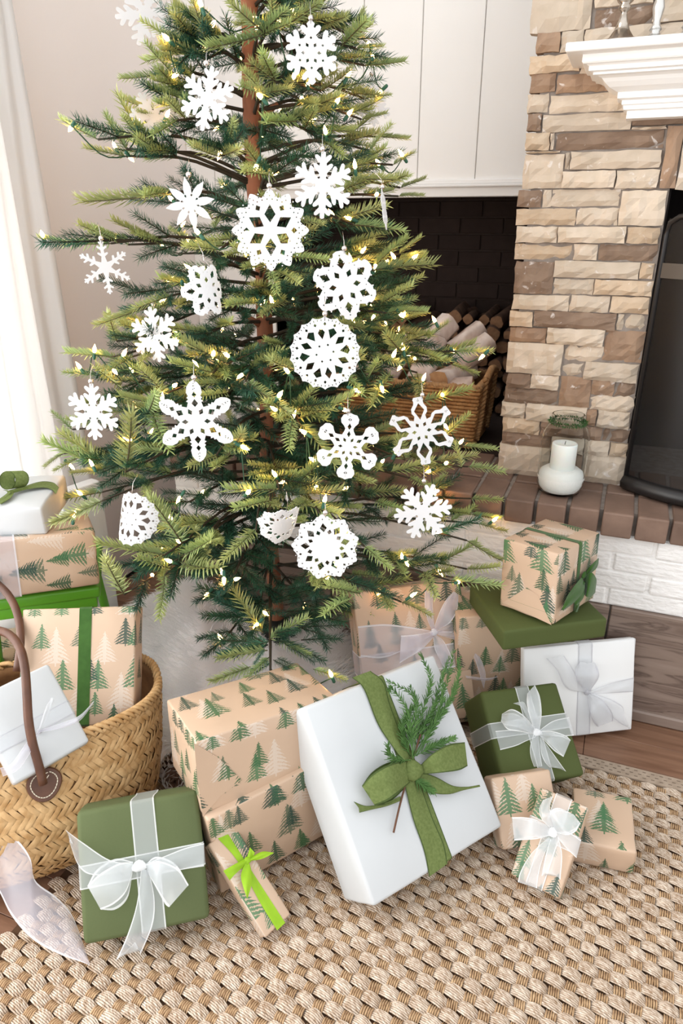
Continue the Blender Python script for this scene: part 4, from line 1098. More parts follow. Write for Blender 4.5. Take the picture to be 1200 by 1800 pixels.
for i in range(900):
    a = random.random() * 6.283; b_ = random.random() * 6.283
    c = jc + np.array([math.cos(a) * .0375, math.sin(a) * .0375, hz * .905]); rr = .0042
    n_ = np.array([math.cos(a) * math.cos(b_), math.sin(a) * math.cos(b_), math.sin(b_)])
    p = c + n_ * rr * .6; s_ = np.cross(n_, rng.normal(size=3)); s_ = s_ / np.linalg.norm(s_) * .0012; o = len(V)
    V += [p - s_, p + s_, p + n_ * random.uniform(.002, .0055) + rng.normal(size=3) * .002]; Fc.append((o, o+1, o+2))
ms = obj('moss_ring', V, Fc, M['moss'], jar); 

# ================================================================== CANDLESTICKS ON THE MANTEL
ZM = prof[-1][1]
def stick(x, yb, prof_, mat, label):
    c = np.array([onY(x, 64, yb)[0], yb, ZM])
    t = thing('candlestick', c, label, 'candlestick', 'silver candlesticks on the mantel')
    n1 = next(i for i, q in enumerate(prof_) if q[1] > .02)
    lathe('foot', prof_[:n1+1], c, mat, t, 28); lathe('stem', prof_[n1:], c, mat, t, 28)
P1 = [(0, 0), (.034, 0), (.036, .003), (.033, .006), (.022, .011), (.014, .022), (.009, .036), (.006, .046), (.006, .050), (.010, .054), (.012, .058), (.008, .062), (.013, .066), (.016, .071), (.0145, .09), (.0155, .093), (.026, .095), (.0275, .099), (.018, .101), (.014, .115), (.014, .13), (0, .13)]
P2 = [(0, 0), (.026, 0), (.027, .004), (.020, .007), (.011, .012), (.008, .017), (.011, .021), (.0075, .027), (.006, .034), (.009, .046), (.0105, .054), (.009, .062), (.0065, .07), (.011, .076), (.008, .081), (.010, .10), (.016, .104), (.016, .108), (.012, .11), (.012, .13), (0, .13)]
stick(1091, 1.60, P1, M['silver'], 'tarnished silver candlestick with a wide foot at the mantel end')
stick(1150, 1.61, P2, M['pewter'], 'slim pale silver candlestick right of the wide-footed one')
stick(1206, 1.61, P2, M['pewter'], 'pale silver candlestick cut by the right edge of the photo')

# ================================================================== WICKER LOG BASKET
WX0, WX1, WY0, WY1, WZ0, WZ1 = -.735, -.352, 1.865, 2.06, ZH, .700
wk = thing('log_basket', ((WX0+WX1)/2, (WY0+WY1)/2, ZH), 'rectangular wicker basket of birch logs in the niche behind the tree', 'basket')
def wpt(s_, z, off=0):
    """point on the rounded-rectangle wall at perimeter fraction s_"""
    fl = (z - WZ0) * .08
    x0, x1, y0, y1 = WX0 - fl - off, WX1 + fl + off, WY0 - fl - off, WY1 + fl + off
    P_ = 2 * ((x1-x0) + (y1-y0)); d_ = (s_ % 1) * P_
    for (ax, ay, bx_, by_) in ((x0, y0, x1, y0), (x1, y0, x1, y1), (x1, y1, x0, y1), (x0, y1, x0, y0)):
        L = math.hypot(bx_-ax, by_-ay)
        if d_ <= L: return np.array([ax + (bx_-ax)*d_/L, ay + (by_-ay)*d_/L, z])
        d_ -= L
    return np.array([x0, y0, z])
V = []; Fc = []
for off in (0, -.006):
    o = len(V); corners = [(WX0-off*0, WY0), (WX1, WY0), (WX1, WY1), (WX0, WY1)]
    for z in (WZ0, WZ1):
        fl = (z - WZ0) * .08 + off
        V += [(WX0-fl, WY0-fl, z), (WX1+fl, WY0-fl, z), (WX1+fl, WY1+fl, z), (WX0-fl, WY1+fl, z)]
    Fc += [(o+i, o+(i+1) % 4, o+4+(i+1) % 4, o+4+i) for i in range(4)]
Fc.append((0, 1, 2, 3))
obj('liner', V, Fc, M['straw_in'], wk)
V = []; Fc = []; rows_ = 17; per_ = 84
for r in range(rows_):
    z = WZ0 + .006 + r * (WZ1 - WZ0 - .012) / (rows_ - 1)
    for i in range(per_):
        s_ = (i + .5 * (r % 2)) / per_; ds = .72 / per_
        P_ = [wpt(s_ - ds, z, .0005), wpt(s_ - ds*.5, z + .001, .0045), wpt(s_ + ds*.5, z + .001, .0045), wpt(s_ + ds, z, .0005)]
        v, f = tube_geo(P_, [.0035, .005, .005, .0035], 5, False); o = len(V); V += v; Fc += [tuple(q + o for q in g) for g in f]
o = obj('wicker_weave', V, Fc, M['wicker'], wk, True); o['kind'] = 'stuff'
def rope(name, path, rad, par, tw=9.0, mat=None):
    path = cat(path, 60); parts = []
    for ph in (0, math.pi):
        pp = []
        for i in range(60):
            t = path[min(i+1, 59)] - path[max(i-1, 0)]; t /= np.linalg.norm(t) + 1e-9
            a = np.cross(t, [.3, .2, .93]); a /= np.linalg.norm(a) + 1e-9; b_ = np.cross(t, a); w = i / 59 * tw * 2 * math.pi + ph
            pp.append(path[i] + rad * .55 * (math.cos(w) * a + math.sin(w) * b_))
        parts.append(tube_geo(pp, rad * .62, 6))
    V, Fc = merge(parts); return obj(name, V, Fc, mat or M['rope'], par, True)
fl = .014
rope('rim_rope', [(WX0-fl, WY0-fl, WZ1), (WX1+fl, WY0-fl, WZ1)], .010, wk, 22)
rope('rim_rope', [(WX1+fl, WY0-fl, WZ1), (WX1+fl, WY1+fl, WZ1)], .010, wk, 12)
rope('rim_rope', [(WX0-fl, WY1+fl, WZ1), (WX1+fl, WY1+fl, WZ1)], .010, wk, 22)
rope('rim_rope', [(WX0-fl, WY0-fl, WZ1), (WX0-fl, WY1+fl, WZ1)], .010, wk, 12)
for yy in (WY0 + .03, WY1 - .02):
    rope('handle_rope', [(WX1 + .012, yy, WZ0 + .02), (WX1 + .020, yy, WZ0 + .09), (WX1 + .026, yy, WZ1 + .02)], .008, wk, 8)
rope('handle_rope', [(WX1 + .026, WY0 + .03, WZ1 + .018), (WX1 + .028, (WY0+WY1)/2, WZ1 + .034), (WX1 + .026, WY1 - .02, WZ1 + .018)], .009, wk, 8)
def log(name, a, b_, rad, bark, end, label, catg, grp, rings=True):
    a, b_ = np.array(a, float), np.array(b_, float)
    t = thing(name, a, label, catg, grp)
    V, Fc = tube_geo(np.linspace(a, b_, 4), rad * np.array([1, .97, 1.02, .98]), 12, False); V = [np.array(v) for v in V]
    for i, v in enumerate(V):
        ax = a + (b_ - a) * (i // 12) / 3; V[i] = ax + (v - ax) * (1 + .10 * math.sin((i % 12) * 2.1 + rad * 900))
    obj('bark', V, Fc, bark, t, True)
    n_ = (b_ - a) / np.linalg.norm(b_ - a)
    for base, sgn, ring in ((a, -1, V[:12]), (b_, 1, V[-12:])):
        W = [base + n_ * sgn * .001] + [v + n_ * sgn * .0006 for v in ring]
        obj('cut_end', W, [(0, 1 + i, 1 + (i+1) % 12) for i in range(12)], end, t)
    return t
bl = [((-.62, 1.90, .70), (-.58, 2.02, .80), .036), ((-.52, 1.90, .69), (-.50, 1.99, .80), .038), ((-.455, 1.885, .70), (-.40, 2.02, .715), .034), ((-.68, 1.90, .69), (-.69, 1.97, .78), .034),
      ((-.56, 1.95, .74), (-.47, 2.05, .845), .033), ((-.42, 1.96, .735), (-.345, 2.02, .80), .030), ((-.50, 1.885, .665), (-.36, 1.90, .69), .030), ((-.45, 2.0, .77), (-.38, 2.06, .83), .026)]
BN_ = ['second from the left', 'thick one in the middle front', 'lying flat along the right front', 'leftmost, standing upright', 'tallest, leaning right at the back', 'rightmost, tilted over the rope rim', 'lowest, lying against the front rim', 'thin one at the back right']
for i, (a, b_, r_) in enumerate(bl):
    log('birch_log', a, b_, r_, M['birch'], M['cut_wood'], 'birch log in the wicker basket, ' + BN_[i], 'log', 'birch logs in the wicker basket')
# firewood stacked at the back of the niche
zrow = ZH + .03; row = 0
ORD = ['first', 'second', 'third', 'fourth', 'fifth', 'sixth', 'seventh', 'eighth', 'ninth', 'tenth', 'eleventh', 'twelfth', 'thirteenth', 'fourteenth', 'fifteenth', 'sixteenth', 'seventeenth', 'eighteenth', 'nineteenth', 'twentieth', 'twenty-first', 'twenty-second', 'twenty-third', 'twenty-fourth']
while zrow < .84:
    x = -1.08 + (.03 if row % 2 else 0); nth = 0
    while x < -.29:
        r_ = random.uniform(.012, .026)
        top = .84 + .025 * math.sin(x * 13)
        if zrow < top and not (x < -.95 and zrow > .8):
            yf = 2.28 + random.uniform(-.05, .05) + (zrow - ZH) * .12
            log('firewood_log', (x, yf, zrow + random.uniform(-.008, .008)), (x + random.uniform(-.06, .06), yf + .28, zrow + random.uniform(-.01, .02)), r_, M['log_bark'], M['log_end'], 'firewood log in the dark niche, %s from the left in the %s row up' % (ORD[nth], ORD[row]), 'log', 'firewood in the niche'); nth += 1
        x += r_ + .026
    zrow += .044; row += 1

# ================================================================== CHRISTMAS TREE
tree = thing('christmas_tree', (TX, TY, 0), 'sparse green artificial fir tree with lit tips and a wooden trunk', 'christmas tree')
TO = org(tree)
def tr_rad(z):
    if z < .45: return .40 + .18 * max(0, (z - .15) / .30)
    return .58 * (1.98 - z) / 1.53
path = [(TX + .004 * math.sin(z * 9), TY + .004 * math.cos(z * 7), z) for z in np.linspace(.02, 1.95, 24)]
tube('trunk', path, np.linspace(.021, .012, 24) * (1 + .12 * rng.normal(size=24)), M['bark'], tree, 12)
for z, a in ((1.30, .4), (1.18, 2.4), (1.02, -.8), (.62, 1.2), (.9, -2.0)):
    tube('branch_stub', [(TX, TY, z), (TX + .05 * math.cos(a), TY + .05 * math.sin(a), z + .03)], [.008, .005], M['bark'], tree, 7)
st_ = bpy.data.objects.new('tree_stand', None); COL.objects.link(st_); st_.parent = tree; ORG[st_.name] = TO
lathe('collar', [(0, .0), (.04, 0), (.04, .10), (.030, .12), (0, .12)], (TX, TY, .03), M['black_plastic'], st_, 16)
for a in (.6, 2.2, 3.8, 5.3):
    tube('foot', [(TX + .03*math.cos(a), TY + .03*math.sin(a), .10), (TX + .13*math.cos(a), TY + .12*math.sin(a), .0)], .008, M['black_plastic'], st_, 6)

def sprig_mesh(name, kind, seed):
    """one sprig along +x, unit length; needles as thin three-sided spikes"""
    r_ = random.Random(seed); V = []; Fc = []; T = []; mi = []
    def spike(p, d, L, w, f0, up):
        d = d / np.linalg.norm(d); s_ = np.cross(d, up); s_ /= np.linalg.norm(s_) + 1e-9; u = np.cross(s_, d)
        o = len(V); V.extend([p - s_*w*.5, p + s_*w*.5, p + d*L*.55 + s_*w*.55 + u*w*.18, p + d*L*.55 - s_*w*.55 + u*w*.18, p + d*L, p + d*L*.5 - u*w*.35])
        T.extend([f0, f0, min(1, f0+.15), min(1, f0+.15), min(1, f0+.3), f0])
        Fc.extend([(o, o+1, o+2, o+3), (o+3, o+2, o+4), (o+1, o, o+5), (o+2, o+1, o+5), (o+4, o+2, o+5), (o+3, o+4, o+5), (o, o+3, o+5)]); mi.extend([0]*7)
    bend = r_.uniform(-.10, .10); droop = r_.uniform(-.12, .05)
    cv = lambda t: np.array([t, bend * t * t, droop * t * t])
    v, f = tube_geo([cv(t) for t in (0, .35, .7, .96)], [.014, .012, .010, .006], 5); V.extend(v); Fc.extend(f); T.extend([0]*len(v)); mi.extend([1]*len(f))
    if kind == 'light':
        n = 31
        for i in range(n):
            t = .04 + .95 * i / (n - 1); ta = cv(min(t+.01, 1)) - cv(t-.01); ta /= np.linalg.norm(ta)
            for sd in (-1, 1):
                ang = R(58 - 26 * t + r_.gauss(0, 4)); el = .85 * (1 if i % 3 else -.35) + r_.gauss(0, .2)
                d = ta * math.cos(ang) + np.array([0, sd, 0]) * math.sin(ang) + np.array([0, 0, el * .6])
                spike(cv(t), d, (.255 - .09 * abs(t - .4)) * r_.uniform(.88, 1.1) * (1 if t < .85 else .8), .023, .15 + .6 * t, np.array([0, 0, 1.]))
            if True:
                d = ta * .75 + np.array([0, r_.gauss(0, .35), .75]); spike(cv(t), d, .20, .021, .15 + .55 * t, np.array([0, 1., 0]))
    else:
        for i in range(120):
            t = .02 + .97 * i / 119; a = i * 2.4 + r_.gauss(0, .3); ta = cv(min(t+.01, 1)) - cv(t-.01); ta /= np.linalg.norm(ta)
            d = ta * .75 + np.array([0, math.cos(a), math.sin(a)]) * r_.uniform(.5, .95)
            spike(cv(t), d, r_.uniform(.19, .29) * (1 - .25 * t), .013, r_.uniform(0, .7), np.array([.2, .3, .9]))
    me = bpy.data.meshes.new(name); me.from_pydata([list(v) for v in V], [], Fc)
    me.materials.append(M['needle_light' if kind == 'light' else 'needle_dark']); me.materials.append(M['twig' if kind == 'light' else 'dark_wire'])
    me.polygons.foreach_set('material_index', mi)
    at = me.attributes.new('tipness', 'FLOAT', 'POINT'); at.data.foreach_set('value', T)
    me.update(); return me
LIGHT = [sprig_mesh('fir_sprig', 'light', s_) for s_ in (1, 2, 3, 4, 5)]
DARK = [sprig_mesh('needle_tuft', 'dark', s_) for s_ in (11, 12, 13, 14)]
def put(kind, p, d, L, parent, upv=None, flip=None):
    p, d = np.array(p, float), np.array(d, float); d /= np.linalg.norm(d) + 1e-9
    me = random.choice(LIGHT if kind == 'light' else DARK)
    upv = np.array([0, 0, 1.]) if upv is None else np.array(upv, float)
    y_ = np.cross(upv, d); 
    if np.linalg.norm(y_) < .05: y_ = np.cross(np.array([1., 0, 0]), d)
    y_ /= np.linalg.norm(y_); z_ = np.cross(d, y_)
    a = random.gauss(0, .35); y2 = y_ * math.cos(a) + z_ * math.sin(a); z2 = np.cross(d, y2)
    o = bpy.data.objects.new('fir_sprig' if kind == 'light' else 'needle_tuft', me); COL.objects.link(o)
    o.parent = parent
    o.matrix_local = Matrix(((d[0]*L, y2[0]*L, z2[0]*L, p[0]-TO[0]), (d[1]*L, y2[1]*L, z2[1]*L, p[1]-TO[1]), (d[2]*L, y2[2]*L, z2[2]*L, p[2]-TO[2]), (0, 0, 0, 1)))
    return o
SPOTS = []          # places on the boughs where lights sit
def cone_point(x, y_, shrink=.95):
    """first point of the view line that reaches the tree's outer cone, else its closest approach"""
    d = ray(x, y_); bt, bd = None, 9
    for t in np.arange(.95, 2.4, .012):
        p = CAM + d * t; rr = math.hypot(p[0]-TX, p[1]-TY); R_ = tr_rad(min(max(p[2], .1), 1.9)) * shrink
        if rr < R_: return p, t
        if rr - R_ < bd: bd, bt = rr - R_, t
    return CAM + d * bt, bt
def bough(tip, base, wire, tufts, hero='light', sub=1):
    """a branch from the trunk out to base, ending in the sprig base->tip"""
    tip, base = np.array(tip, float), np.array(base, float)
    rb = math.hypot(base[0]-TX, base[1]-TY)
    root = np.array([TX, TY, max(.16, min(1.9, base[2] - .10 * rb + random.uniform(-.03, .05)))])
    mid = (root * .45 + base * .55) + np.array([0, 0, .02])
    P_ = cat([root, mid, base], 8)
    br = tube('branch', P_, np.linspace(.0042, .002, 8), M['dark_wire'], tree, 5, True)
    L = max(.05, float(np.linalg.norm(tip - base)))
    put(hero, base, tip - base, L, br)
    ax = base - root; La = np.linalg.norm(ax); ax /= La + 1e-9; side = np.cross(ax, [0, 0, 1]); side /= np.linalg.norm(side) + 1e-9
    for i in range(tufts):
        f = .30 + .68 * (i + random.random()) / max(tufts, 1); s_ = 1 if i % 2 else -1
        p = P_[min(7, int(f * 7))]
        d = ax * random.uniform(.5, .9) + side * s_ * random.uniform(.35, .8) + np.array([0, 0, random.uniform(-.25, .4)])
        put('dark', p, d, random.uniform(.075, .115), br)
    for i in range(sub):
        f = random.uniform(.62, .95); s_ = random.choice((-1, 1)); p = P_[min(7, int(f * 7))]
        d = ax * .7 + side * s_ * random.uniform(.4, .8) + np.array([0, 0, random.uniform(-.1, .35)])
        put('light', p, d, random.uniform(.07, .10), br)
    if random.random() < .5: put('dark', P_[5], (tip - base) * .6 + ax * .1, random.uniform(.08, .10), br)
    SPOTS.append((base, tip)); SPOTS.append((P_[5], base))
    return br
# tip and base of every bough end that stands out, read off the photograph
HERO = """336 0 365 75|310 20 345 75|252 37 312 75|404 8 465 58|360 92 458 63|285 85 325 95|215 145 282 130|280 115 312 158|210 161 262 270|264 155 325 175|245 197 280 208|275 240 308 212|332 254 380 262|104 212 172 245|152 262 222 275|183 200 222 262|152 358 270 345|70 413 112 426|112 430 195 428|180 405 225 430|170 572 245 545|190 545 205 600|114 620 200 627|111 652 170 660|190 652 232 627|172 648 212 682|142 710 195 700|92 725 127 755|107 757 195 825|84 775 180 822|77 817 112 797|97 827 137 805|127 835 180 825|242 730 220 830|286 795 268 725|277 700 255 735|250 647 290 692|300 590 335 612|324 602 400 640|296 638 375 655|577 455 510 452|490 512 475 475|528 490 488 478|405 437 440 447|562 395 525 385|404 528 455 533|462 545 500 530|643 20 617 63|673 80 625 85|710 112 640 115|562 2 493 53|608 35 563 55|620 127 563 160|683 165 640 173|680 200 635 210|597 173 545 187|717 243 662 240|683 215 650 265|722 270 690 290|747 315 703 330|742 340 700 345|457 217 520 213|607 272 567 247|335 262 385 275|706 400 620 395|708 415 655 470|740 418 700 447|757 462 655 475|745 440 700 455|722 495 668 535|748 540 678 550|750 552 700 562|784 563 750 598|677 590 712 625|862 616 800 618|834 605 752 628|838 658 792 640|827 686 743 705|822 728 778 768|654 698 684 660|740 700 733 655|873 791 813 784|798 777 812 822|693 775 712 808|885 823 822 820|886 868 830 872|885 900 830 900|888 935 840 920|880 990 820 950|875 1030 790 1020|875 1002 820 1000|800 1000 755 1010|758 1077 705 1058|571 1030 632 1043|574 1070 614 1054|410 895 475 880|403 862 490 860|575 805 505 865|595 865 515 870|598 905 510 880|398 980 450 930|272 875 320 955|380 947 325 975|172 957 290 975|182 985 218 1045|285 1085 290 1010|380 1010 320 990|93 880 180 865|97 925 180 880|507 727 432 670|500 790 515 735|595 808 527 745|555 680 512 735|620 705 525 735|700 640 650 625|330 430 385 440|640 690 600 655|620 960 560 900|690 1000 640 960|240 540 300 520|540 130 500 150|420 150 470 170|590 330 640 320|430 300 480 310|330 820 380 800|430 760 400 800|650 850 610 830|760 860 720 840|700 900 660 880|240 980 300 1000|350 700 400 690|470 640 520 650|600 560 640 580"""
for h in HERO.split('|'):
    tx_, ty_, bx_, by_ = map(float, h.split())
    pt, tt = cone_point(tx_, ty_, random.uniform(.86, .98))
    rt = math.hypot(pt[0]-TX, pt[1]-TY)
    # base: a little nearer the trunk along its own view line
    best_, bt_ = 9, tt
    want = max(.03, rt - .075)
    for t in np.arange(tt - .05, tt + .10, .01):
        q = dep(bx_, by_, t); e = abs(math.hypot(q[0]-TX, q[1]-TY) - want) + .25 * abs(t - tt)
        if e < best_: best_, bt_ = e, t
    q = dep(bx_, by_, bt_)
    if q[1] > YF - .03 and q[2] < ZH + .02: q[1] = YF - .03
    if pt[1] > YF - .03 and pt[2] < ZH + .02: pt[1] = YF - .03
    bough(pt, q, None, 3 if pt[2] < 1.0 else 1, 'light', 2)
# low leader at the front, with short dark sprays
FRONT = """408 1030 462 1113 l|535 1080 473 1125 l|383 1153 470 1143 l|372 1200 440 1172 l|427 1196 473 1155 l|489 1248 477 1176 l|562 1215 505 1172 l|540 1157 490 1125 l|607 1193 550 1176 l|594 1098 525 1103 d|360 1050 455 1062 d|368 1128 470 1128 d|572 1158 506 1128 d|575 1070 500 1075 d|545 1045 480 1060 d|372 1085 450 1085 d|400 1060 465 1080 d|520 1110 480 1120 d|440 1180 472 1160 d|520 1180 480 1160 d"""
stem = [np.array([TX, TY, .34])] + [dep(475, y_, t) for y_, t in ((1030, 1.58), (1080, 1.50), (1130, 1.43), (1178, 1.38))]
lead = tube('branch', cat(stem, 14), np.linspace(.0045, .0025, 14), M['dark_wire'], tree, 6)
for h in FRONT.split('|'):
    a, b_, c_, d_, kd = h.split(); a, b_, c_, d_ = map(float, (a, b_, c_, d_))
    tb = np.interp(d_, [1030, 1080, 1130, 1178], [1.58, 1.50, 1.43, 1.38]); tb2 = tb - .02 + random.uniform(-.03, .03)
    p, q = dep(c_, d_, tb), dep(a, b_, tb2); L = np.linalg.norm(q - p)
    put('light' if kd == 'l' else 'dark', p, q - p, L, lead)
    if kd == 'l': SPOTS.append((p, q))
    else:
        for e in range(2): put('dark', p + rng.normal(size=3) * .012, (q - p) / L + rng.normal(size=3) * .28, L * random.uniform(.8, 1.1), lead)
# inner and rear boughs
for i in range(105):
    z = .28 + 1.25 * ((i + random.random()) / 105) ** 1.25; a = i * 2.39996 + random.gauss(0, .2); R_ = tr_rad(z) * random.uniform(.55, .85)
    dx, dy = math.cos(a), math.sin(a)
    b_ = np.array([TX + dx*R_*.8, TY + dy*R_*.8, z - .02]); t_ = b_ + np.array([dx, dy, random.uniform(-.1, .4)]) * .09
    if t_[1] > YF - .04 and t_[2] < ZH + .05: continue
    if z < .6 and dx < -.1 and dy < .4 and i % 2: continue
    if z > 1.05 and i % 2: continue
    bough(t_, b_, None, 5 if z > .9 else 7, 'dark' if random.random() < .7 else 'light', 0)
for i in range(26):
    z = .42 + 1.3 * i / 26; a = R(20 + (i * 137.5) % 150); R_ = tr_rad(z) * .9; dx, dy = math.cos(a), math.sin(a)
    b_ = np.array([TX + dx*R_*.8, TY + dy*R_*.8, z]); t_ = b_ + np.array([dx, dy, .3]) * .09
    if t_[1] > YF - .04 and t_[2] < ZH + .05: continue
    bough(t_, b_, None, 4, 'light', 1)

for i in range(30):
    z = 1.50 + .44 * i / 30; a = i * 2.39996; R_ = tr_rad(z) * .8 + .02; dx, dy = math.cos(a), math.sin(a)
    b_ = np.array([TX + dx*R_*.6, TY + dy*R_*.6, z]); t_ = b_ + np.array([dx*.7, dy*.7, .7 if z > 1.8 else .35]) * .09
    bough(t_, b_, None, 2, 'light', 1)

# ================================================================== STRING LIGHTS
ls = thing('string_lights', (TX, TY, .6), 'warm white mini string lights on green cord wound through the tree', 'lights')
bme = bpy.data.meshes.new('bulb'); v, f = lathe_geo([(0, 0), (.0037, .0035), (.0035, .0105), (0, .019)], (0, 0, 0), 6); bme.from_pydata([list(q) for q in v], [], f); bme.materials.append(M['bulb'])
sme = bpy.data.meshes.new('socket'); v, f = lathe_geo([(.002, -.013), (.0034, -.011), (.0036, -.002), (.0030, .001)], (0, 0, 0), 8); sme.from_pydata([list(q) for q in v], [], f); sme.materials.append(M['socket'])
for me in (bme, sme): me.polygons.foreach_set('use_smooth', [True] * len(me.polygons))
random.shuffle(SPOTS); pts = []
for (p, q) in SPOTS[:300]:
    if len(pts) >= 240: break
    c = p + (q - p) * random.uniform(.1, .8) + rng.normal(size=3) * .008 + np.array([0, 0, .006])
    if c[1] > YF - .03 and c[2] < ZH + .03: continue
    pts.append(c)
    d = Vector((rng.normal() * .6, rng.normal() * .6, random.choice((1.0, .6, -.5)))); d.normalize()
    m4 = Matrix.Translation(Vector((c - org(ls)).tolist())) @ d.to_track_quat('Z', 'Y').to_matrix().to_4x4()
    o = bpy.data.objects.new('bulb', bme); COL.objects.link(o); o.parent = ls; o.matrix_local = m4
    s_ = bpy.data.objects.new('socket', sme); COL.objects.link(s_); s_.parent = o
# cord: wound round the tree from bulb to bulb
pts.sort(key=lambda c: (round(c[2] / .14), math.atan2(c[1]-TY, c[0]-TX)))
run = [pts[0]]
for c in pts[1:] + [None]:
    if c is None or np.linalg.norm(c - run[-1]) > .13:
        if len(run) > 1:
            P_ = []
            for a, b_ in zip(run[:-1], run[1:]): P_ += [a, (a + b_) / 2 + np.array([0, 0, -.018 - .05 * np.linalg.norm(a - b_)])]
            P_.append(run[-1]); tube('cord', cat(P_, len(P_) * 3), .0013, M['cord'], ls, 4)
        run = []
    run.append(c)

# ================================================================== PAPER SNOWFLAKES
def dia(r0, r1, w, n, ph=0.0, lat=0.0, f=.45):
    out = []
    for k_ in range(n):
        a = 2*math.pi*(k_ + ph) / n; c, s_ = math.cos(a), math.sin(a)
        out.append([(x*c - y_*s_, x*s_ + y_*c) for x, y_ in ((r0, lat), (r0 + (r1-r0)*f, lat + w), (r1, lat), (r0 + (r1-r0)*f, lat - w))])
    return out
def dot(r_, q, n, ph=0.0, m_=6):
    out = []
    for k_ in range(n):
        a = 2*math.pi*(k_ + ph) / n; out.append([(r_*math.cos(a) + q*math.cos(b_), r_*math.sin(a) + q*math.sin(b_)) for b_ in np.linspace(0, 2*math.pi, m_, endpoint=False)])
    return out
def arms(half, n):
    out = []
    for k_ in range(n):
        a = 2*math.pi*k_ / n; c, s_ = math.cos(a), math.sin(a)
        pts_ = [(x, -y_) for x, y_ in half] + [(x, y_) for x, y_ in half[::-1][1:]]
        if abs(math.atan2(half[0][1], half[0][0]) - math.pi / n) < 1e-3: pts_ = pts_[1:]
        out += [(x*c - y_*s_, x*s_ + y_*c) for x, y_ in pts_]
    return out
def vl(r_, n): return (r_*math.cos(math.pi/n), r_*math.sin(math.pi/n))
DEN = [vl(.28, 6), (.36, .125), (.45, .21), (.53, .29), (.60, .315), (.645, .28), (.63, .21), (.57, .12), (.65, .105), (.74, .20), (.82, .265), (.88, .26), (.90, .20), (.86, .13), (.81, .075), (.89, .075), (.97, .07), (1.0, 0)]
THIN = [vl(.22, 6), (.40, .06), (.50, .20), (.56, .18), (.52, .06), (.64, .055), (.74, .19), (.80, .17), (.75, .055), (.84, .05), (.91, .11), (.95, .09), (.93, .035), (1.0, .03), (1.0, 0)]
STARP = [vl(.36, 8), (.55, .155), (.74, .12), (1.0, 0)]
CRY = [vl(.52, 6), (.55, .17), (.62, .25), (.70, .33), (.80, .36), (.86, .30), (.84, .21), (.76, .14), (.80, .10), (.90, .14), (.98, .06), (1.0, 0)]
LACE12 = [vl(.80, 12), (.86, .13), (.92, .10), (.98, .04), (1.0, 0)]
LACE6 = [vl(.70, 6), (.74, .30), (.82, .28), (.86, .20), (.95, .19), (1.0, .08), (1.0, 0)]
ROUND = [vl(.93, 18), (.95, .07), (1.0, 0)]
ROUND9 = [vl(.86, 9), (.88, .20), (.93, .16), (.93, .10), (1.0, .03), (1.0, 0)]
STAR6 = [vl(.40, 6), (.47, .16), (.49, .21), (.54, .15), (.58, .19), (.62, .15), (.70, .19), (.84, .17), (.95, .09), (1.0, 0)]
FLOW = [vl(.40, 6), (.46, .14), (.54, .12), (.62, .17), (.70, .25), (.82, .27), (.94, .20), (.96, .10), (1.0, 0)]
PETAL = [vl(.38, 6), (.46, .16), (.55, .23), (.68, .23), (.80, .15), (.88, .14), (.93, .16), (1.0, .13), (1.0, 0)]
hd = lambda *a: sum(a, [])
FL = {
 'dendrite': (DEN, 6, hd(dot(.27, .045, 6, .5))), 'thin': (THIN, 6, []), 'star': (STARP, 8, hd(dia(.25, .42, .045, 8, .5))),
 'crystal': (CRY, 6, hd(dia(.20, .36, .06, 6, .5), dia(.42, .52, .05, 6, 0))),
 'lace12': (LACE12, 12, hd(dia(.19, .63, .145, 6, 0), dia(.54, .70, .075, 6, .5), dot(.75, .022, 36, .5, 4), dot(.83, .020, 36, 0, 4), dot(.91, .020, 24, .25, 4))),
 'lace6': (LACE6, 6, hd(dia(.26, .50, .085, 6, .5), dia(.48, .82, .125, 6, 0), dot(.66, .02, 24, .5, 4), dot(.87, .028, 18, 0, 4))),
 'doily': (ROUND, 18, hd(dot(.24, .035, 6, 0, 4), dia(.38, .71, .10, 6, .5, f=.55), dia(.42, .72, .125, 6, 0, f=.7), dia(.745, .845, .042, 18, 0), dia(.86, .94, .014, 54, 0))),
 'star_lace': (STAR6, 6, hd(dia(.19, .36, .06, 6, .5), dia(.35, .55, .082, 6, 0), dia(.58, .73, .06, 6, 0), dot(.78, .018, 6, .02, 4), dot(.80, .016, 6, -.02, 4), dot(.86, .018, 6, .012, 4), dot(.86, .016, 6, -.014, 4), dot(.92, .016, 6, 0, 4))),
 'flower': (FLOW, 6, hd(dia(.15, .30, .045, 6, .5), dia(.28, .47, .055, 6, 0), dia(.50, .70, .06, 6, 0), dot(.80, .04, 6, .02, 4), dot(.80, .04, 6, -.02, 4), dot(.90, .016, 6, 0, 4), dot(.90, .014, 6, .012, 4))),
 'petal': (PETAL, 6, hd(dia(.15, .30, .055, 6, .5), dia(.34, .83, .155, 6, 0, f=.55), dot(.90, .026, 6, .009, 4), dot(.90, .026, 6, -.009, 4), dot(.95, .018, 6, 0, 4))),
 'round_lace': (ROUND9, 9, hd(dia(.40, .56, .07, 9, .5), dia(.46, .74, .105, 9, 0), dia(.72, .82, .04, 9, .5), dot(.85, .026, 27, 0, 4), dot(.91, .016, 27, .5, 4))),
}
def inside(px_, polys):
    r_ = np.zeros(len(px_), bool)
    for P_ in polys:
        P_ = np.array(P_); x, y_ = px_[:, 0], px_[:, 1]; j = len(P_) - 1
        for i in range(len(P_)):
            c = ((P_[i, 1] > y_) != (P_[j, 1] > y_)) & (x < (P_[j, 0]-P_[i, 0]) * (y_-P_[i, 1]) / (P_[j, 1]-P_[i, 1] + 1e-12) + P_[i, 0]); r_ ^= c; j = i
    return r_
FCACHE = {}
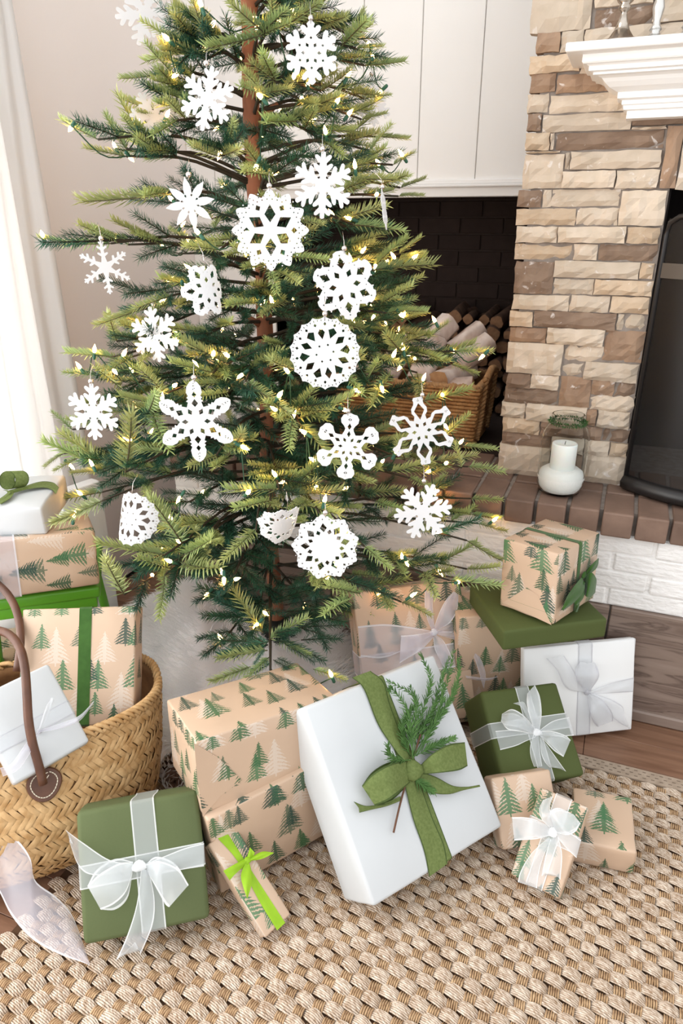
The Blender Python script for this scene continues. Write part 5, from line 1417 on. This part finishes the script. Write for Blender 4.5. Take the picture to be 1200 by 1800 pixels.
def flake_geo(kind, grid):
    if (kind, grid) in FCACHE: return FCACHE[(kind, grid)]
    half, n, holes = FL[kind]; polys = [arms(half, n)] + holes
    V = []; Ed = []
    for P_ in polys:
        o = len(V); V += [tuple(p) for p in P_]; Ed += [(o+i, o+(i+1) % len(P_)) for i in range(len(P_))]
    if grid:
        g = [(a, b_) for a in np.arange(-1, 1.01, .14) for b_ in np.arange(-1, 1.01, .14) if a*a + b_*b_ < 1]
        V += [(a + .003, b_ + .007) for a, b_ in g]
    vo, eo, fo, *_ = delaunay_2d_cdt([Vector(v) for v in V], Ed, [], 0, 1e-5)
    vo = np.array([(v.x, v.y) for v in vo]); tri = np.array([list(f) for f in fo])
    cen = vo[tri].mean(1); keep = inside(cen, polys); tri = tri[keep]
    FCACHE[(kind, grid)] = (vo, tri); return vo, tri
def snowflake(kind, x, y_, rpx, roll, label, yaw=0.0, pitch=0.0, curl=0.0, back=0.0, shrink=1.0):
    p, t = cone_point(x, y_, 1.0); t = t - .035 + back; c = dep(x, y_, t); rad = rpx * t / F * shrink
    vo, tri = flake_geo(kind, curl != 0)
    ro = R(roll); u = vo[:, 0]*math.cos(ro) - vo[:, 1]*math.sin(ro); w = vo[:, 0]*math.sin(ro) + vo[:, 1]*math.cos(ro)
    z_ = np.zeros(len(u))
    if curl: z_ = -curl * (u * u) ; u = u * (1 - .25 * abs(curl) * u * u)
    P3 = np.stack([u, w, z_], 1) * rad
    # face the room, hanging upright with a small swing
    nrm = -FW * np.array([1, 1, .35]); nrm /= np.linalg.norm(nrm); q = Matrix.Rotation(R(yaw), 3, 'Z'); nrm = np.array(q @ Vector(nrm))
    rx = np.cross([0, 0, 1.], nrm); rx /= np.linalg.norm(rx); ry = np.cross(nrm, rx)
    if pitch: ry, nrm = ry * math.cos(R(pitch)) - nrm * math.sin(R(pitch)), ry * math.sin(R(pitch)) + nrm * math.cos(R(pitch))
    W = c + P3[:, :1]*rx + P3[:, 1:2]*ry + P3[:, 2:3]*nrm
    t_ = thing('paper_snowflake', c, label, 'ornament', 'cut paper snowflakes on the tree')
    n_ = len(W); th = .0006
    V = np.vstack([W + nrm*th, W - nrm*th]); Fc = [tuple(f) for f in tri] + [tuple(f[::-1] + n_) for f in tri]
    ec = {}
    for f in tri:
        for a, b_ in ((f[0], f[1]), (f[1], f[2]), (f[2], f[0])): ec[(a, b_)] = 1
    Fc += [(b_, a, a + n_, b_ + n_) for (a, b_) in ec if (b_, a) not in ec]
    obj('cut_paper', V, Fc, M['paper'], t_)
    top = c + ry * rad * 1.06 + nrm * .001
    if rpx > 30 and curl == 0:
        s_ = lathe_geo([(.0047 * math.sin(a), -.0047 * math.cos(a)) for a in np.linspace(0, math.pi, 9)], top, 12); obj('silver_bead', s_[0], s_[1], M['bead'], t_, True)
    tube('hanger', [top - ry * .008, top + ry * .012, top + ry * .028 - nrm * .012], .0005, M['bead'], t_, 5)
S_ = snowflake
S_('crystal', 547, 93, 50, 30, 'compact crystal paper snowflake highest on the front of the tree', yaw=6)
S_('dendrite', 364, 174, 52, 78, 'smooth-lobed paper snowflake hanging upper left of the trunk', yaw=-12)
S_('dendrite', 567, 326, 55, 88, 'smooth-lobed paper snowflake with punched dots right of the trunk')
S_('star', 334, 358, 44, 100, 'sharp pointed star paper snowflake at mid left')
S_('lace12', 475, 405, 68, 90, 'large twelve-pointed lace paper snowflake over the trunk')
S_('thin', 185, 470, 45, 92, 'thin spiky paper snowflake hanging from the far left bough', yaw=28)
S_('lace6', 365, 510, 46, 60, 'folded lace paper snowflake left of the trunk', yaw=40, curl=.5)
S_('lace6', 606, 502, 58, 40, 'six-lobed lace paper snowflake right of the trunk', yaw=10)
S_('doily', 571, 621, 63, 10, 'round doily-like paper snowflake with scalloped rim')
S_('star_lace', 345, 741, 72, 92, 'big six-armed star snowflake with lace tips, lower left')
S_('flower', 611, 785, 59, 85, 'flower-shaped paper snowflake with rounded lace arms')
S_('petal', 741, 758, 60, 98, 'open-looped petal paper snowflake near the wicker basket', yaw=8)
S_('dendrite', 743, 899, 52, 70, 'smooth-lobed paper snowflake lowest on the right side')
S_('dendrite', 164, 724, 50, 90, 'smooth-lobed paper snowflake at the lower left edge', yaw=-6)
S_('round_lace', 572, 962, 60, 96, 'round lace paper snowflake lowest on the front')
S_('doily', 228, 912, 48, 0, 'curled doily snowflake above the kraft gifts', yaw=-20, curl=.7, pitch=12)
S_('round_lace', 497, 926, 46, 20, 'curled lace snowflake tucked behind the lowest front one', yaw=25, pitch=-35, curl=.6, back=.02)
S_('dendrite', 256, 24, 54, 10, 'pale paper snowflake at the upper left, cut by the top edge', back=.16, yaw=20)
S_('dendrite', 270, 205, 42, 60, 'paper snowflake half hidden behind the left boughs', back=.14, yaw=25)
S_('dendrite', 272, 588, 48, 100, 'paper snowflake behind the left boughs below the spiky one', back=.14, yaw=-15)
S_('lace6', 675, 368, 34, 30, 'paper snowflake seen edge-on against the dark niche', yaw=80)
S_('dendrite', 655, 178, 40, 90, 'paper snowflake half hidden behind the right boughs', back=.16, yaw=30)

# ================================================================== CEDAR SPRIG ON THE BIG GIFT
k = 'white_big'; Z = (480, 1140, .35)
cs = thing('cedar_sprig', fp(k, 'F', 480 + 660*.35, 1140 + 700*.35, .006), 'feathery green cedar sprig tucked under the olive bow', 'sprig')
def c2(x, y_, l): return fp(k, 'F', 480 + x*.35, 1140 + y_*.35, l)
tube('stem', cat([c2(604, 925, .006), c2(630, 810, .008), c2(655, 715, .008), c2(700, 560, .01), c2(740, 430, .02)], 16), [.0018]*16, M['cedar_stem'], cs, 6)
fronds = [[(700,560),(740,430),(800,300),(870,180),(905,20)], [(710,540),(770,440),(840,330),(900,230),(940,100)], [(700,550),(700,440),(720,330),(700,230),(580,165)], [(700,540),(730,380),(770,250),(790,150),(745,40)],
          [(720,520),(800,380),(870,290),(925,180),(930,60)], [(700,520),(680,420),(670,340),(720,280),(690,200)], [(710,540),(790,500),(860,470),(905,450)], [(690,560),(620,560),(585,530),(575,490)], [(700,540),(690,420),(680,320),(600,205),(585,210)], [(720,540),(790,420),(830,320),(850,240),(850,130)], [(700,640),(760,690),(800,715)], [(690,540),(660,470),(650,390),(690,300)], [(720,500),(750,400),(800,320),(830,200),(880,60)]]
for fi, fr in enumerate(fronds):
    path = cat([c2(a, b_, .012 + .022 * (i / (len(fr)-1)) + .008 * math.sin(fi)) for i, (a, b_) in enumerate(fr)], 30)
    V, Fc = tube_geo(path, np.linspace(.0012, .0005, 30), 4); T = []
    for i in range(4, 30):
        t = path[min(i+1, 29)] - path[i-1]; t /= np.linalg.norm(t) + 1e-9
        nn = -POSE[k][2][:, 1]; sd = np.cross(t, nn)
        for s_ in (-1, 1):
            for e in range(2):
                d = t * .85 + sd * s_ * random.uniform(.3, .7) + nn * random.gauss(0, .25); d /= np.linalg.norm(d)
                L = random.uniform(.011, .024) * (1.15 - i / 40); p0 = path[i] + t * random.uniform(-.003, .003)
                v, f = tube_geo([p0, p0 + d*L*.5, p0 + d*L], [.0008, .0010, .0004], 3, False); o = len(V); V += v; Fc += [tuple(q + o for q in g) for g in f]
    obj('frond', V, Fc, M['cedar'], cs, True)
